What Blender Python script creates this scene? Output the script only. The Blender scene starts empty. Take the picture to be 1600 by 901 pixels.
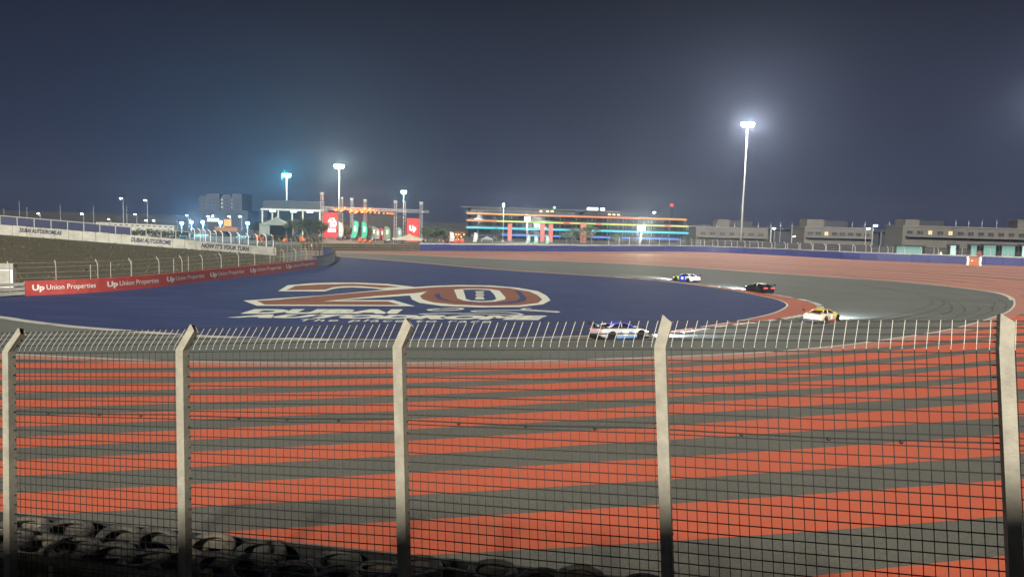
import bpy, bmesh, math, random
from math import sin, cos, radians, pi, atan, sqrt
from mathutils import Vector, Matrix
from mathutils.geometry import tessellate_polygon

random.seed(7)
sc = bpy.context.scene
C = sc.collection

# ------------------------------------------------------------------ camera
FPX, H = 1150.0, 9.0
ROLL = radians(1.6)
PITCH = atan((450.5 - 345) / FPX)
AX = Vector((1, 0, 0))
AF = Vector((0, cos(PITCH), -sin(PITCH)))
AW = Vector((0, sin(PITCH), cos(PITCH)))
AU = AX * cos(ROLL) + AW * sin(ROLL)
AV = AW * cos(ROLL) - AX * sin(ROLL)
cam_d = bpy.data.cameras.new('camera')
cam_d.sensor_width = 36.0
cam_d.lens = 36.0 * FPX / 1600.0
cam_d.clip_start = 0.1
cam_d.clip_end = 6000
cam = bpy.data.objects.new('camera', cam_d)
C.objects.link(cam)
R3 = Matrix((AU, AV, -AF)).transposed()
cam.matrix_world = Matrix.Translation((0, 0, H)) @ R3.to_4x4()
sc.camera = cam

# ------------------------------------------------------------------ night sky
world = bpy.data.worlds.new('World')
sc.world = world
world.use_nodes = True
wn = world.node_tree
wn.nodes.clear()
w_out = wn.nodes.new('ShaderNodeOutputWorld')
w_bg = wn.nodes.new('ShaderNodeBackground')
w_tc = wn.nodes.new('ShaderNodeTexCoord')
w_sp = wn.nodes.new('ShaderNodeSeparateXYZ')
w_rp = wn.nodes.new('ShaderNodeValToRGB')
wn.links.new(w_tc.outputs['Generated'], w_sp.inputs[0])
wn.links.new(w_sp.outputs['Z'], w_rp.inputs[0])
wn.links.new(w_rp.outputs[0], w_bg.inputs[0])
wn.links.new(w_bg.outputs[0], w_out.inputs[0])
e = w_rp.color_ramp.elements
e[0].position = 0.0
e[0].color = (0.0135, 0.0165, 0.0380, 1)
e[1].position = 0.5
e[1].color = (0.0018, 0.0021, 0.0046, 1)
k = w_rp.color_ramp.elements.new(0.10)
k.color = (0.0076, 0.0100, 0.0235, 1)
k = w_rp.color_ramp.elements.new(0.28)
k.color = (0.0032, 0.0038, 0.0088, 1)
w_bg.inputs[1].default_value = 1.0

# ------------------------------------------------------------------ circuit floodlighting (soft, from behind left)
sun_d = bpy.data.lights.new('floodlight_sun', 'SUN')
sun_d.energy = 3.6
sun_d.angle = radians(3.0)
sun_d.color = (1.0, 0.93, 0.80)
sun = bpy.data.objects.new('floodlight_sun', sun_d)
C.objects.link(sun)
LDIR = Vector((-0.09, -0.855, 0.51)).normalized()
sun.rotation_euler = LDIR.to_track_quat('Z', 'Y').to_euler()
sun.location = LDIR * 200

vs = sc.view_settings
vs.view_transform = 'Standard'
vs.look = 'None'
vs.exposure = 1.25
vs.gamma = 1.0
vs.use_curve_mapping = False
sc.render.engine = 'CYCLES'
cy = sc.cycles
cy.use_denoising = True
cy.max_bounces = 5
cy.diffuse_bounces = 2
cy.glossy_bounces = 2
cy.transmission_bounces = 3
cy.volume_bounces = 0
cy.sample_clamp_indirect = 4.0
cy.caustics_reflective = False
cy.caustics_refractive = False

# ------------------------------------------------------------------ photo geometry helpers
SL = 0.05


def hgt(y):
    if y < 42:
        return SL * (46 - y)
    if y < 50:
        return SL * (50 - y) ** 2 / 16
    return 0.0


def ray(px, py):
    d = AF + AU * ((px - 800) / FPX) + AV * ((450.5 - py) / FPX)
    return d / d.y


def at(px, py, Y):
    d = ray(px, py)
    return Vector((d.x * Y, Y, H + d.z * Y))


def atx(px, py, Y):      # only plan position and height
    return at(px, py, Y)


def gp(px, py):
    d = ray(px, py)
    lo, hi = 5.0, 4000.0
    for _ in range(50):
        m = (lo + hi) / 2
        if H + d.z * m > hgt(m):
            lo = m
        else:
            hi = m
    return Vector((d.x * lo, lo, hgt(lo)))


# ------------------------------------------------------------------ materials
MATS = {}


def mat(name, col, rough=0.7, metal=0.0, var=0.0, scale=3.0, bump=0.0, bscale=40.0, emit=None, estr=0.0, stretch=None, spec=0.5):
    if name in MATS:
        return MATS[name]
    m = bpy.data.materials.new(name)
    m.use_nodes = True
    nt = m.node_tree
    b = nt.nodes['Principled BSDF']
    b.inputs['Base Color'].default_value = (*col, 1)
    b.inputs['Roughness'].default_value = rough
    b.inputs['Metallic'].default_value = metal
    b.inputs['Specular IOR Level'].default_value = spec
    if emit:
        b.inputs['Emission Color'].default_value = (*emit, 1)
        b.inputs['Emission Strength'].default_value = estr
    if var or bump:
        tc = nt.nodes.new('ShaderNodeTexCoord')
        mp = nt.nodes.new('ShaderNodeMapping')
        nt.links.new(tc.outputs['Object'], mp.inputs[0])
        if stretch:
            mp.inputs['Scale'].default_value = stretch
        if var:
            n1 = nt.nodes.new('ShaderNodeTexNoise')
            n1.inputs['Scale'].default_value = scale
            n1.inputs['Detail'].default_value = 6
            n1.inputs['Roughness'].default_value = 0.62
            nt.links.new(mp.outputs[0], n1.inputs['Vector'])
            mr = nt.nodes.new('ShaderNodeMapRange')
            mr.inputs[1].default_value = 0.3
            mr.inputs[2].default_value = 0.7
            mr.inputs[3].default_value = 1 - var
            mr.inputs[4].default_value = 1 + var
            nt.links.new(n1.outputs[0], mr.inputs[0])
            mx = nt.nodes.new('ShaderNodeVectorMath')
            mx.operation = 'SCALE'
            mx.inputs[0].default_value = col
            nt.links.new(mr.outputs[0], mx.inputs['Scale'])
            nt.links.new(mx.outputs[0], b.inputs['Base Color'])
        if bump:
            n2 = nt.nodes.new('ShaderNodeTexNoise')
            n2.inputs['Scale'].default_value = bscale
            n2.inputs['Detail'].default_value = 4
            nt.links.new(mp.outputs[0], n2.inputs['Vector'])
            bp = nt.nodes.new('ShaderNodeBump')
            bp.inputs['Strength'].default_value = bump
            bp.inputs['Distance'].default_value = 0.05
            nt.links.new(n2.outputs[0], bp.inputs['Height'])
            nt.links.new(bp.outputs[0], b.inputs['Normal'])
    MATS[name] = m
    return m


def paving(name, col, rough=0.8, fine=0.25, patch=0.15, streak=0.0, sdir=(1, 1, 1), fscale=14.0, pscale=0.12, dirt=None):
    """ground paint or asphalt: fine aggregate speckle, large worn patches, stretched rubber streaks"""
    m = bpy.data.materials.new(name)
    m.use_nodes = True
    nt = m.node_tree
    b = nt.nodes['Principled BSDF']
    b.inputs['Roughness'].default_value = rough
    b.inputs['Specular IOR Level'].default_value = 0.3
    tc = nt.nodes.new('ShaderNodeTexCoord')

    def noise(scale, detail, stretch=None, rg=0.6):
        n = nt.nodes.new('ShaderNodeTexNoise')
        n.inputs['Scale'].default_value = scale
        n.inputs['Detail'].default_value = detail
        n.inputs['Roughness'].default_value = rg
        if stretch:
            mp = nt.nodes.new('ShaderNodeMapping')
            mp.inputs['Scale'].default_value = stretch
            nt.links.new(tc.outputs['Object'], mp.inputs[0])
            nt.links.new(mp.outputs[0], n.inputs['Vector'])
        else:
            nt.links.new(tc.outputs['Object'], n.inputs['Vector'])
        return n.outputs[0]

    def rng(o, a):
        r = nt.nodes.new('ShaderNodeMapRange')
        r.inputs[1].default_value = 0.28
        r.inputs[2].default_value = 0.965
        r.inputs[3].default_value = 1 - a
        r.inputs[4].default_value = 1 + a
        nt.links.new(o, r.inputs[0])
        return r.outputs[0]

    def mul(a, c):
        q = nt.nodes.new('ShaderNodeMath')
        q.operation = 'MULTIPLY'
        nt.links.new(a, q.inputs[0])
        nt.links.new(c, q.inputs[1])
        return q.outputs[0]
    f = mul(rng(noise(fscale, 3), fine), rng(noise(pscale, 8, rg=0.68), patch))
    if streak:
        f = mul(f, rng(noise(0.5, 6, sdir), streak))
    v = nt.nodes.new('ShaderNodeVectorMath')
    v.operation = 'SCALE'
    v.inputs[0].default_value = col
    nt.links.new(f, v.inputs['Scale'])
    if dirt:
        mixn = nt.nodes.new('ShaderNodeMix')
        mixn.data_type = 'RGBA'
        r = nt.nodes.new('ShaderNodeMapRange')
        r.inputs[1].default_value = 0.5
        r.inputs[2].default_value = 0.72
        r.inputs[3].default_value = 0
        r.inputs[4].default_value = dirt[3]
        nt.links.new(noise(0.35, 9, dirt[4] if len(dirt) > 4 else None, 0.72), r.inputs[0])
        nt.links.new(r.outputs[0], mixn.inputs[0])
        nt.links.new(v.outputs[0], mixn.inputs[6])
        mixn.inputs[7].default_value = (*dirt[:3], 1)
        nt.links.new(mixn.outputs[2], b.inputs['Base Color'])
    else:
        nt.links.new(v.outputs[0], b.inputs['Base Color'])
    bn = noise(fscale * 3, 3)
    bp = nt.nodes.new('ShaderNodeBump')
    bp.inputs['Strength'].default_value = 0.35
    bp.inputs['Distance'].default_value = 0.02
    nt.links.new(bn, bp.inputs['Height'])
    nt.links.new(bp.outputs[0], b.inputs['Normal'])
    MATS[name] = m
    return m


M_RUN = paving('runoff asphalt', (0.118, 0.117, 0.100), fine=0.42, patch=0.16, streak=0.06, sdir=(0.1, 1, 1))
M_TRACK = paving('track asphalt', (0.112, 0.122, 0.110), fine=0.15, patch=0.16, streak=0.16, sdir=(0.06, 0.6, 1))
M_ORANGE = paving('orange runoff paint', (0.47, 0.098, 0.048), fine=0.13, patch=0.12, dirt=(0.37, 0.10, 0.06, 0.5))
M_PINK = paving('worn red paint', (0.36, 0.165, 0.125), fine=0.12, patch=0.15, streak=0.14, sdir=(0.03, 0.5, 1))
M_BLUE = paving('blue infield paint', (0.022, 0.034, 0.106), fine=0.14, patch=0.18, dirt=(0.060, 0.076, 0.150, 0.5, (0.25, 1.3, 1)))
M_WLINE = paving('white line paint', (0.52, 0.49, 0.43), fine=0.1, patch=0.2)
M_LOGOW = paving('cream logo paint', (0.50, 0.52, 0.45), fine=0.1, patch=0.12)
M_LOGOR = paving('brick red logo paint', (0.19, 0.075, 0.052), fine=0.12, patch=0.14, streak=0.18, sdir=(0.12, 1.4, 1))
M_KERBR = paving('red kerb paint', (0.34, 0.105, 0.065), fine=0.15, patch=0.25)
M_KERBW = paving('white kerb paint', (0.42, 0.42, 0.38), fine=0.12, patch=0.3, dirt=(0.1, 0.1, 0.09, 0.8))
M_SKID = paving('tyre rubber mark', (0.066, 0.070, 0.064), fine=0.2, patch=0.3)
M_SAND = paving('dry embankment soil', (0.082, 0.073, 0.043), rough=0.95, fine=0.55, patch=0.35, fscale=2.2, pscale=0.35)
M_DESERT = paving('dark desert ground', (0.06, 0.055, 0.042), rough=0.95, fine=0.3, patch=0.3, fscale=2.0, pscale=0.05)
M_CONC = mat('grey concrete', (0.30, 0.29, 0.26), 0.85, var=0.25, scale=1.2, bump=0.2)
M_WALLW = mat('weathered white concrete', (0.34, 0.34, 0.30), 0.85, var=0.22, scale=0.9)
M_GALV = mat('galvanised steel', (0.55, 0.53, 0.47), 0.45, 0.35, var=0.18, scale=9)
M_POST = mat('dull galvanised fence post', (0.25, 0.235, 0.19), 0.6, 0.1, var=0.2, scale=7, bump=0.08)
M_WIREL = mat('galvanised wire coloured as lit', (0.50, 0.49, 0.45), 0.5, 0.1)  # lit look of the overhang wires is put into this pale colour
M_WIRED = mat('dark wire coloured as shaded', (0.016, 0.015, 0.014), 0.6)  # shaded look of the mesh is put into this dark colour
M_BLACK = mat('black rubber', (0.012, 0.012, 0.012), 0.85)
M_DARKM = mat('dark metal', (0.03, 0.03, 0.032), 0.5, 0.5)
M_HOLE = mat('tube inside coloured as shaded', (0.02, 0.018, 0.015), 0.9)  # inner walls coloured dark in place of shade in the opening
M_NAVY = mat('navy lettering', (0.012, 0.014, 0.045), 0.7)
M_RED = mat('red banner vinyl', (0.42, 0.062, 0.052), 0.6, var=0.12, scale=0.8)
M_WHITE = mat('white paint', (0.72, 0.71, 0.66), 0.55)
M_RAILW = mat('weathered white railing', (0.27, 0.275, 0.27), 0.6)
M_BARB = mat('blue barrier belting', (0.022, 0.028, 0.115), 0.55, var=0.3, scale=0.35, stretch=(0.4, 0.4, 3))
M_LIP = mat('pale barrier capping', (0.30, 0.30, 0.28), 0.7, var=0.2, scale=0.6)


# ------------------------------------------------------------------ mesh builder
class MB:
    def __init__(self):
        self.v, self.f, self.mi = [], [], []
        self.cur = 0

    def add(self, vs_, fs):
        o = len(self.v)
        self.v += [tuple(p) for p in vs_]
        for f in fs:
            self.f.append(tuple(o + i for i in f))
            self.mi.append(self.cur)
        return self

    def box(self, c, s, rz=0.0, mtx=None):
        hx, hy, hz = s[0] / 2, s[1] / 2, s[2] / 2
        vs_ = []
        for z in (-hz, hz):
            for x, y in ((-hx, -hy), (hx, -hy), (hx, hy), (-hx, hy)):
                if mtx is not None:
                    vs_.append(mtx @ Vector((x, y, z)) + Vector(c))
                else:
                    vs_.append((c[0] + x * cos(rz) - y * sin(rz), c[1] + x * sin(rz) + y * cos(rz), c[2] + z))
        return self.add(vs_, [(3, 2, 1, 0), (4, 5, 6, 7), (0, 1, 5, 4), (1, 2, 6, 5), (2, 3, 7, 6), (3, 0, 4, 7)])

    def hexa(self, a, b):      # two quads
        return self.add(list(a) + list(b), [(3, 2, 1, 0), (4, 5, 6, 7), (0, 1, 5, 4), (1, 2, 6, 5), (2, 3, 7, 6), (3, 0, 4, 7)])

    def tube(self, pts, r, n=6, caps=True):
        pts = [Vector(p) for p in pts]
        rs = r if isinstance(r, (list, tuple)) else [r] * len(pts)
        vs_, fs = [], []
        for i, p in enumerate(pts):
            if i == 0:
                t = pts[1] - p
            elif i == len(pts) - 1:
                t = p - pts[i - 1]
            else:
                t = (pts[i + 1] - p).normalized() + (p - pts[i - 1]).normalized()
            t.normalize()
            a = Vector((0, 0, 1)) if abs(t.z) < 0.9 else Vector((1, 0, 0))
            u = t.cross(a).normalized()
            w = t.cross(u).normalized()
            for k in range(n):
                g = 2 * pi * k / n + pi / n
                vs_.append(p + (u * cos(g) + w * sin(g)) * rs[i])
        for i in range(len(pts) - 1):
            for k in range(n):
                fs.append((i * n + k, i * n + (k + 1) % n, (i + 1) * n + (k + 1) % n, (i + 1) * n + k))
        if caps:
            fs.append(tuple(range(n))[::-1])
            fs.append(tuple((len(pts) - 1) * n + k for k in range(n)))
        return self.add(vs_, fs)

    def prism(self, poly, z0, z1, mtx=None):
        n = len(poly)
        vs_ = [Vector((p[0], p[1], z0)) for p in poly] + [Vector((p[0], p[1], z1)) for p in poly]
        if mtx is not None:
            vs_ = [mtx @ p for p in vs_]
        fs = [tuple(range(n))[::-1], tuple(range(n, 2 * n))]
        fs += [(i, (i + 1) % n, n + (i + 1) % n, n + i) for i in range(n)]
        return self.add(vs_, fs)

    def loft(self, rings, closed=True, caps=True):
        n = len(rings[0])
        vs_ = [p for r in rings for p in r]
        fs = []
        for i in range(len(rings) - 1):
            for k in range(n if closed else n - 1):
                fs.append((i * n + k, i * n + (k + 1) % n, (i + 1) * n + (k + 1) % n, (i + 1) * n + k))
        if caps and closed:
            fs.append(tuple(range(n))[::-1])
            fs.append(tuple((len(rings) - 1) * n + k for k in range(n)))
        return self.add(vs_, fs)

    def sphere(self, c, r, nu=8, nv=6, sq=(1, 1, 1)):
        vs_ = [(c[0], c[1], c[2] - r * sq[2])]
        for j in range(1, nv):
            a = -pi / 2 + pi * j / nv
            for i in range(nu):
                g = 2 * pi * i / nu
                vs_.append((c[0] + r * sq[0] * cos(a) * cos(g), c[1] + r * sq[1] * cos(a) * sin(g), c[2] + r * sq[2] * sin(a)))
        vs_.append((c[0], c[1], c[2] + r * sq[2]))
        fs = [(0, 1 + (i + 1) % nu, 1 + i) for i in range(nu)]
        for j in range(nv - 2):
            for i in range(nu):
                a, b = 1 + j * nu + i, 1 + j * nu + (i + 1) % nu
                fs.append((a, b, b + nu, a + nu))
        t = len(vs_) - 1
        fs += [(t, 1 + (nv - 2) * nu + i, 1 + (nv - 2) * nu + (i + 1) % nu) for i in range(nu)]
        return self.add(vs_, fs)

    def mesh(self, name, mats, smooth=False):
        me = bpy.data.meshes.new(name)
        me.from_pydata(self.v, [], self.f)
        for m in (mats if isinstance(mats, (list, tuple)) else [mats]):
            me.materials.append(m)
        if isinstance(mats, (list, tuple)):
            me.polygons.foreach_set('material_index', self.mi)
        if smooth:
            me.polygons.foreach_set('use_smooth', [True] * len(me.polygons))
        me.update()
        return me

    def build(self, name, mats, parent=None, smooth=False):
        return link(name, self.mesh(name, mats, smooth), parent)


def link(name, me, parent=None, loc=None):
    o = bpy.data.objects.new(name, me)
    C.objects.link(o)
    if parent is not None:
        o.parent = parent
    if loc is not None:
        o.location = loc
    return o


def tag(o, label, cat, group=None, kind=None):
    o['label'] = label
    o['category'] = cat
    if group:
        o['group'] = group
    if kind:
        o['kind'] = kind
    return o


def struct(o):
    o['kind'] = 'structure'
    return o


def empty(name, loc, label, cat, group=None, rz=0.0):
    o = bpy.data.objects.new(name, None)
    o.empty_display_size = 0.3
    C.objects.link(o)
    o.location = loc
    o.rotation_euler = (0, 0, rz)
    return tag(o, label, cat, group)


def children(o):
    return [c for c in bpy.data.objects if c.parent == o]


def copy_tree(o, parent=None):
    c = o.copy()
    C.objects.link(c)
    c.parent = parent
    for ch in children(o):
        copy_tree(ch, c)
    return c


# text -> flat mesh in a unit frame: x 0..1 across its own width, y 0..1 over cap height
def text_polys(s, bold=0.0, shear=0.0, spacing=1.0, ext=0.0):
    cu = bpy.data.curves.new('t', 'FONT')
    cu.body = s
    cu.offset = bold
    cu.shear = shear
    cu.space_character = spacing
    cu.resolution_u = 3
    cu.extrude = ext
    ob = bpy.data.objects.new('t', cu)
    C.objects.link(ob)
    dg = bpy.context.evaluated_depsgraph_get()
    dg.update()
    me = bpy.data.meshes.new_from_object(ob.evaluated_get(dg))
    vs_ = [v.co.copy() for v in me.vertices]
    fs = [tuple(p.vertices) for p in me.polygons]
    bpy.data.objects.remove(ob)
    bpy.data.curves.remove(cu)
    bpy.data.meshes.remove(me)
    x0, x1 = min(v.x for v in vs_), max(v.x for v in vs_)
    y0, y1 = min(v.y for v in vs_), max(v.y for v in vs_)
    return [((v.x - x0) / (x1 - x0), (v.y - y0) / (y1 - y0)) for v in vs_], fs, (x1 - x0) / (y1 - y0)


def text_on(s, origin, ux, uz, name, m, parent, bold=0.0, shear=0.0, spacing=1.0, off=None):
    """lettering spanned by vectors ux (full width) and uz (full height)"""
    vs_, fs, asp = text_polys(s, bold, shear, spacing)
    o = Vector(origin) + (Vector(off) if off is not None else Vector((0, 0, 0)))
    mb = MB()
    mb.add([o + Vector(ux) * a + Vector(uz) * b for a, b in vs_], fs)
    return mb.build(name, m, parent)


def catmull(pts, n=8, closed=False):
    P = [Vector(p) for p in pts]
    out = []
    N = len(P)
    for i in range(N if closed else N - 1):
        p0 = P[(i - 1) % N] if closed or i > 0 else P[0] * 2 - P[1]
        p1, p2 = P[i], P[(i + 1) % N]
        p3 = P[(i + 2) % N] if closed or i + 2 < N else P[-1] * 2 - P[-2]
        for k in range(n):
            t = k / n
            out.append(0.5 * ((2 * p1) + (p2 - p0) * t + (2 * p0 - 5 * p1 + 4 * p2 - p3) * t * t + (3 * p1 - p0 - 3 * p2 + p3) * t ** 3))
    if not closed:
        out.append(P[-1])
    return out


def drape(poly, off, name, m, parent=None):
    """flat painted sheet: polygon in plan laid on the ground"""
    bm = bmesh.new()
    pl = [Vector((p[0], p[1], 0)) for p in poly]
    vsb = [bm.verts.new(p) for p in pl]
    for t in tessellate_polygon([pl]):
        if len(set(t)) == 3:
            try:
                bm.faces.new([vsb[i] for i in t])
            except ValueError:
                pass
    ys = [p.y for p in pl]
    yy = 42.0
    while yy <= 50.01:
        if min(ys) < yy < max(ys):
            bmesh.ops.bisect_plane(bm, geom=bm.verts[:] + bm.edges[:] + bm.faces[:], plane_co=(0, yy, 0), plane_no=(0, 1, 0))
        yy += 0.5
    for v in bm.verts:
        v.co.z = hgt(v.co.y) + off
    bmesh.ops.recalc_face_normals(bm, faces=bm.faces)
    if sum(f.normal.z for f in bm.faces) < 0:
        bmesh.ops.reverse_faces(bm, faces=bm.faces)
    me = bpy.data.meshes.new(name)
    bm.to_mesh(me)
    bm.free()
    me.materials.append(m)
    return link(name, me, parent)


def offset_line(pts, d):
    out = []
    for i, p in enumerate(pts):
        a = pts[max(0, i - 1)]
        b = pts[min(len(pts) - 1, i + 1)]
        t = Vector((b[0] - a[0], b[1] - a[1], 0)).normalized()
        out.append(Vector((p[0] - t.y * d, p[1] + t.x * d, 0)))
    return out


def band(pts, d0, d1, off, name, m, parent=None):
    a, b = offset_line(pts, d0), offset_line(pts, d1)
    return drape(list(a) + list(b)[::-1], off, name, m, parent)


# ================================================================== GROUND
g = MB()
g.add([(-1500, -250, -0.06), (1500, -250, -0.06), (1500, 1900, -0.06), (-1500, 1900, -0.06)], [(0, 1, 2, 3)])
ground = struct(g.build('ground', M_DESERT))

# track outline, taken on the ground plane
O_px = [(-150, 545), (0, 552), (130, 558), (240, 562.5), (420, 566), (600, 566.5), (745, 565), (900, 561.5), (1030, 557.5), (1170, 551), (1280, 542.5), (1365, 532.5),
        (1483, 514), (1561, 492), (1580, 481), (1583.5, 472), (1578, 463.5), (1551, 456), (1489, 448), (1434, 442.5), (1380, 438),
        (1195, 426), (1060, 416.5), (947, 410.5), (880, 408), (760, 403.5), (655, 399), (532, 394.5), (470, 392.5)]
B_px = [(-150, 478), (0, 494), (45, 500.5), (120, 509.5), (240, 518.5), (340, 525), (550, 530), (690, 530), (900, 525), (1000, 521.5), (1051, 517), (1150, 501.5), (1200, 491),
        (1222, 482.5), (1228, 475.5), (1216, 469), (1195, 464), (1127, 451), (1015, 437.5), (880, 428), (760, 420), (640, 409.5), (560, 403), (523, 400.5), (470, 396.5)]
O = catmull([gp(*p) for p in O_px], 6)
B = catmull([gp(*p) for p in B_px], 6)

bar_px = [(655, 391.8), (880, 392.8), (1080, 393.2), (1210, 398.5), (1340, 405.8), (1470, 411), (1600, 415.8), (1720, 420.5)]
bar_line = catmull([gp(*p) for p in bar_px], 5)
far_rail = [gp(470, 390.8), gp(560, 391.2), gp(655, 391.8)]

run = MB()
ys = [10 + i for i in range(0, 32)] + [42 + i * 0.25 for i in range(33)] + [60, 90, 150, 235]
xs = [-140, -60, 0, 60, 175]
run.add([(x, y, hgt(y)) for y in ys for x in xs],
        [(j * 5 + i, j * 5 + i + 1, (j + 1) * 5 + i + 1, (j + 1) * 5 + i) for j in range(len(ys) - 1) for i in range(4)])
runoff = struct(run.build('runoff_area', M_RUN))
fr = [(175, 235), (175, 150)]
runoff_far = drape([(-140, 235.0), (175, 235.0), (175, 290), (-140, 290)], 0.0, 'runoff_area', M_RUN)
struct(runoff_far)

# near painted stripes: (x, top y, bottom y) read on the photograph
bands = {
    'b2': [(25, 570, 580.5), (275, 578, 588), (335, 582, 591), (610, 583, 592)],
    'b3': [(25, 593, 604), (275, 599, 610), (335, 600, 610), (610, 597, 606), (745, 588, 596)],
    'b4': [(25, 618, 632), (275, 621.5, 634), (335, 621, 632), (610, 613, 623), (745, 602, 614), (1025, 590, 598), (1200, 580, 588)],
    'b5': [(25, 644, 663), (275, 646.7, 660), (335, 641, 655), (610, 632, 643.5), (745, 624, 634), (1025, 611, 621), (1200, 596, 610), (1440, 580, 595), (1590, 568, 581)],
    'b6': [(25, 681, 698), (275, 674, 691), (335, 669, 685.5), (610, 657.5, 672), (745, 649, 664.5), (1025, 632, 646), (1200, 622, 639), (1440, 603, 623), (1590, 591, 608)],
    'b7': [(25, 717, 742), (275, 708, 731), (335, 705.6, 727.5), (610, 690, 713.5), (745, 682, 706.5), (1025, 663.5, 685.5), (1200, 655, 678), (1440, 638, 660), (1590, 625, 651)],
    'b8': [(25, 768.6, 801), (275, 759, 798), (335, 755, 790), (610, 740, 776.5), (745, 732, 767), (1025, 716, 748), (1200, 703.5, 737.5), (1440, 688, 722), (1590, 676.6, 709)],
    'b9': [(610, 814, 867.6), (745, 807, 865), (1025, 788, 846.6), (1200, 777, 834.5), (1440, 758.4, 815.7), (1590, 748.5, 805)],
    'b10': [(1240, 903, 985), (1440, 880, 957), (1590, 866, 940)],
}


def quadfit(P, deg):
    n = deg + 1
    A = [[sum(p.x ** (i + j) for p in P) for j in range(n)] + [sum(p.y * p.x ** i for p in P)] for i in range(n)]
    for i in range(n):
        pv = max(range(i, n), key=lambda r: abs(A[r][i]))
        A[i], A[pv] = A[pv], A[i]
        for r in range(n):
            if r != i:
                q = A[r][i] / A[i][i]
                A[r] = [a - q * b_ for a, b_ in zip(A[r], A[i])]
    return [A[i][n] / A[i][i] for i in range(n)]


fits = {}
for kb in ('b5', 'b6', 'b7', 'b8', 'b9', 'b10'):
    L = bands[kb]
    deg = 2 if len(L) > 4 else 1
    fits[kb] = (quadfit([gp(x, a) for x, a, b in L], deg), quadfit([gp(x, b) for x, a, b in L], deg))


def pv_(c, x):
    return sum(k_ * x ** i for i, k_ in enumerate(c))


X_ = [-46 + 2.5 * i for i in range(46)]
for kb in ('b6', 'b7', 'b8', 'b9', 'b10'):
    ct, cb = fits[kb]
    lim = {'b6': (-40, 44), 'b7': (-34, 36), 'b8': (-30, 32), 'b9': (-22, 28), 'b10': (-4, 24)}[kb]
    xs_ = [x for x in X_ if lim[0] <= x <= lim[1]]
    drape([(x, max(10.2, pv_(ct, x))) for x in xs_] + [(x, max(10.1, pv_(cb, x))) for x in xs_[::-1]], 0.005, 'painted_stripe', M_ORANGE, runoff)
# the same pattern carried on towards the track
for k_ in range(0, 14):
    ct, cb = fits['b5']
    xs_ = [x for x in X_ if x > -44]

    def per(x):
        return max(2.6, pv_(fits['b5'][0], x) - pv_(fits['b6'][0], x)) * 0.97
    drape([(x, pv_(ct, x) + k_ * per(x)) for x in xs_] + [(x, pv_(cb, x) + k_ * per(x)) for x in xs_[::-1]], 0.005, 'painted_stripe', M_ORANGE if k_ < 5 else M_PINK, runoff)

# pale strip along the outer edge and red bands beyond the corner
band(O, -0.2, -1.55, 0.009, 'edge_strip', M_PINK, runoff)
# far red runoff: bands between the outer edge of the track and the far barrier
O_far = [p for p in O if p.y > 97]


def resample(L, n):
    d = [0]
    for a, b in zip(L[:-1], L[1:]):
        d.append(d[-1] + (Vector((b[0], b[1], 0)) - Vector((a[0], a[1], 0))).length)
    out = []
    j = 0
    for i in range(n):
        t = d[-1] * i / (n - 1)
        while j < len(d) - 2 and d[j + 1] < t:
            j += 1
        u = (t - d[j]) / max(1e-6, d[j + 1] - d[j])
        out.append(Vector(L[j][:2] + (0,) if isinstance(L[j], tuple) else (L[j][0], L[j][1], 0)).lerp(Vector((L[j + 1][0], L[j + 1][1], 0)), u))
    return out


inner = resample(list(O_far)[::-1], 40)                 # from far left to the right hand end
outer = resample([Vector((p[0], p[1], 0)) for p in [gp(470, 391.3)] + list(bar_line)], 40)
fr_w = [0.02, 0.075, 0.095, 0.16, 0.18, 0.26, 0.275, 0.37, 0.40, 0.49, 0.51, 0.62, 0.64, 0.74, 0.77, 0.87, 0.885, 0.985]
for i in range(0, len(fr_w), 2):
    a = [p.lerp(q, fr_w[i]) for p, q in zip(inner, outer)]
    b = [p.lerp(q, fr_w[i + 1]) for p, q in zip(inner, outer)]
    drape(a + b[::-1], 0.006, 'painted_stripe', M_PINK, runoff)
# red bands wrapping round the outside of the corner
O_bend = [p for p in O if p.x > 50 and p.y > 84 and p.y < 130]
for d0, d1 in ((-2.4, -5.2), (-6.0, -9.6), (-10.4, -14.0), (-14.8, -19.2), (-20, -25), (-26, -32), (-33, -39)):
    band(O_bend, d0, d1, 0.0075, 'painted_stripe', M_PINK, runoff)

# track sheet
track_poly = [(p.x, p.y) for p in O] + [(p.x, p.y) for p in B[::-1]]
track = struct(drape(track_poly, 0.012, 'track', M_TRACK))
band(O, 0.0, -0.22, 0.018, 'edge_line', M_WLINE, track)
band(B, -0.02, -0.24, 0.030, 'edge_line', M_WLINE, track)
band([p for p in B if p.y > 104], -0.24, -1.5, 0.022, 'edge_strip', M_PINK, track)
band([p for p in B if p.x < -12 and p.y < 80], -0.26, -0.75, 0.022, 'edge_strip', M_KERBW, track)
band([p for p in O if p.y > 100], 0.05, 0.45, 0.020, 'edge_line', M_WLINE, track)


# kerb: red, with white/black blocks at the track side, round the apex
ap = [p for p in B if p.x > 6 and p.y < 125]


def kerb_w(p):
    d = abs(p.x - 33.0) + max(0, abs(p.y - 86) - 6) * 0.9
    return 0.5 + 2.6 * max(0.0, 1 - d / 26.0)


def var_band(pts, w0, w1, off, name, m, parent):
    a, b = [], []
    for i, p in enumerate(pts):
        q = pts[max(0, i - 1)]
        r = pts[min(len(pts) - 1, i + 1)]
        t = Vector((r.x - q.x, r.y - q.y, 0)).normalized()
        nrm = Vector((t.y, -t.x, 0))
        k_ = kerb_w(p)
        a.append(p + nrm * (w0(k_)))
        b.append(p + nrm * (w1(k_)))
    return drape(a + b[::-1], off, name, m, parent)


kerb = struct(var_band(ap, lambda q: 0.26, lambda q: 0.3 + q, 0.026, 'kerb', M_KERBR, None))
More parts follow.
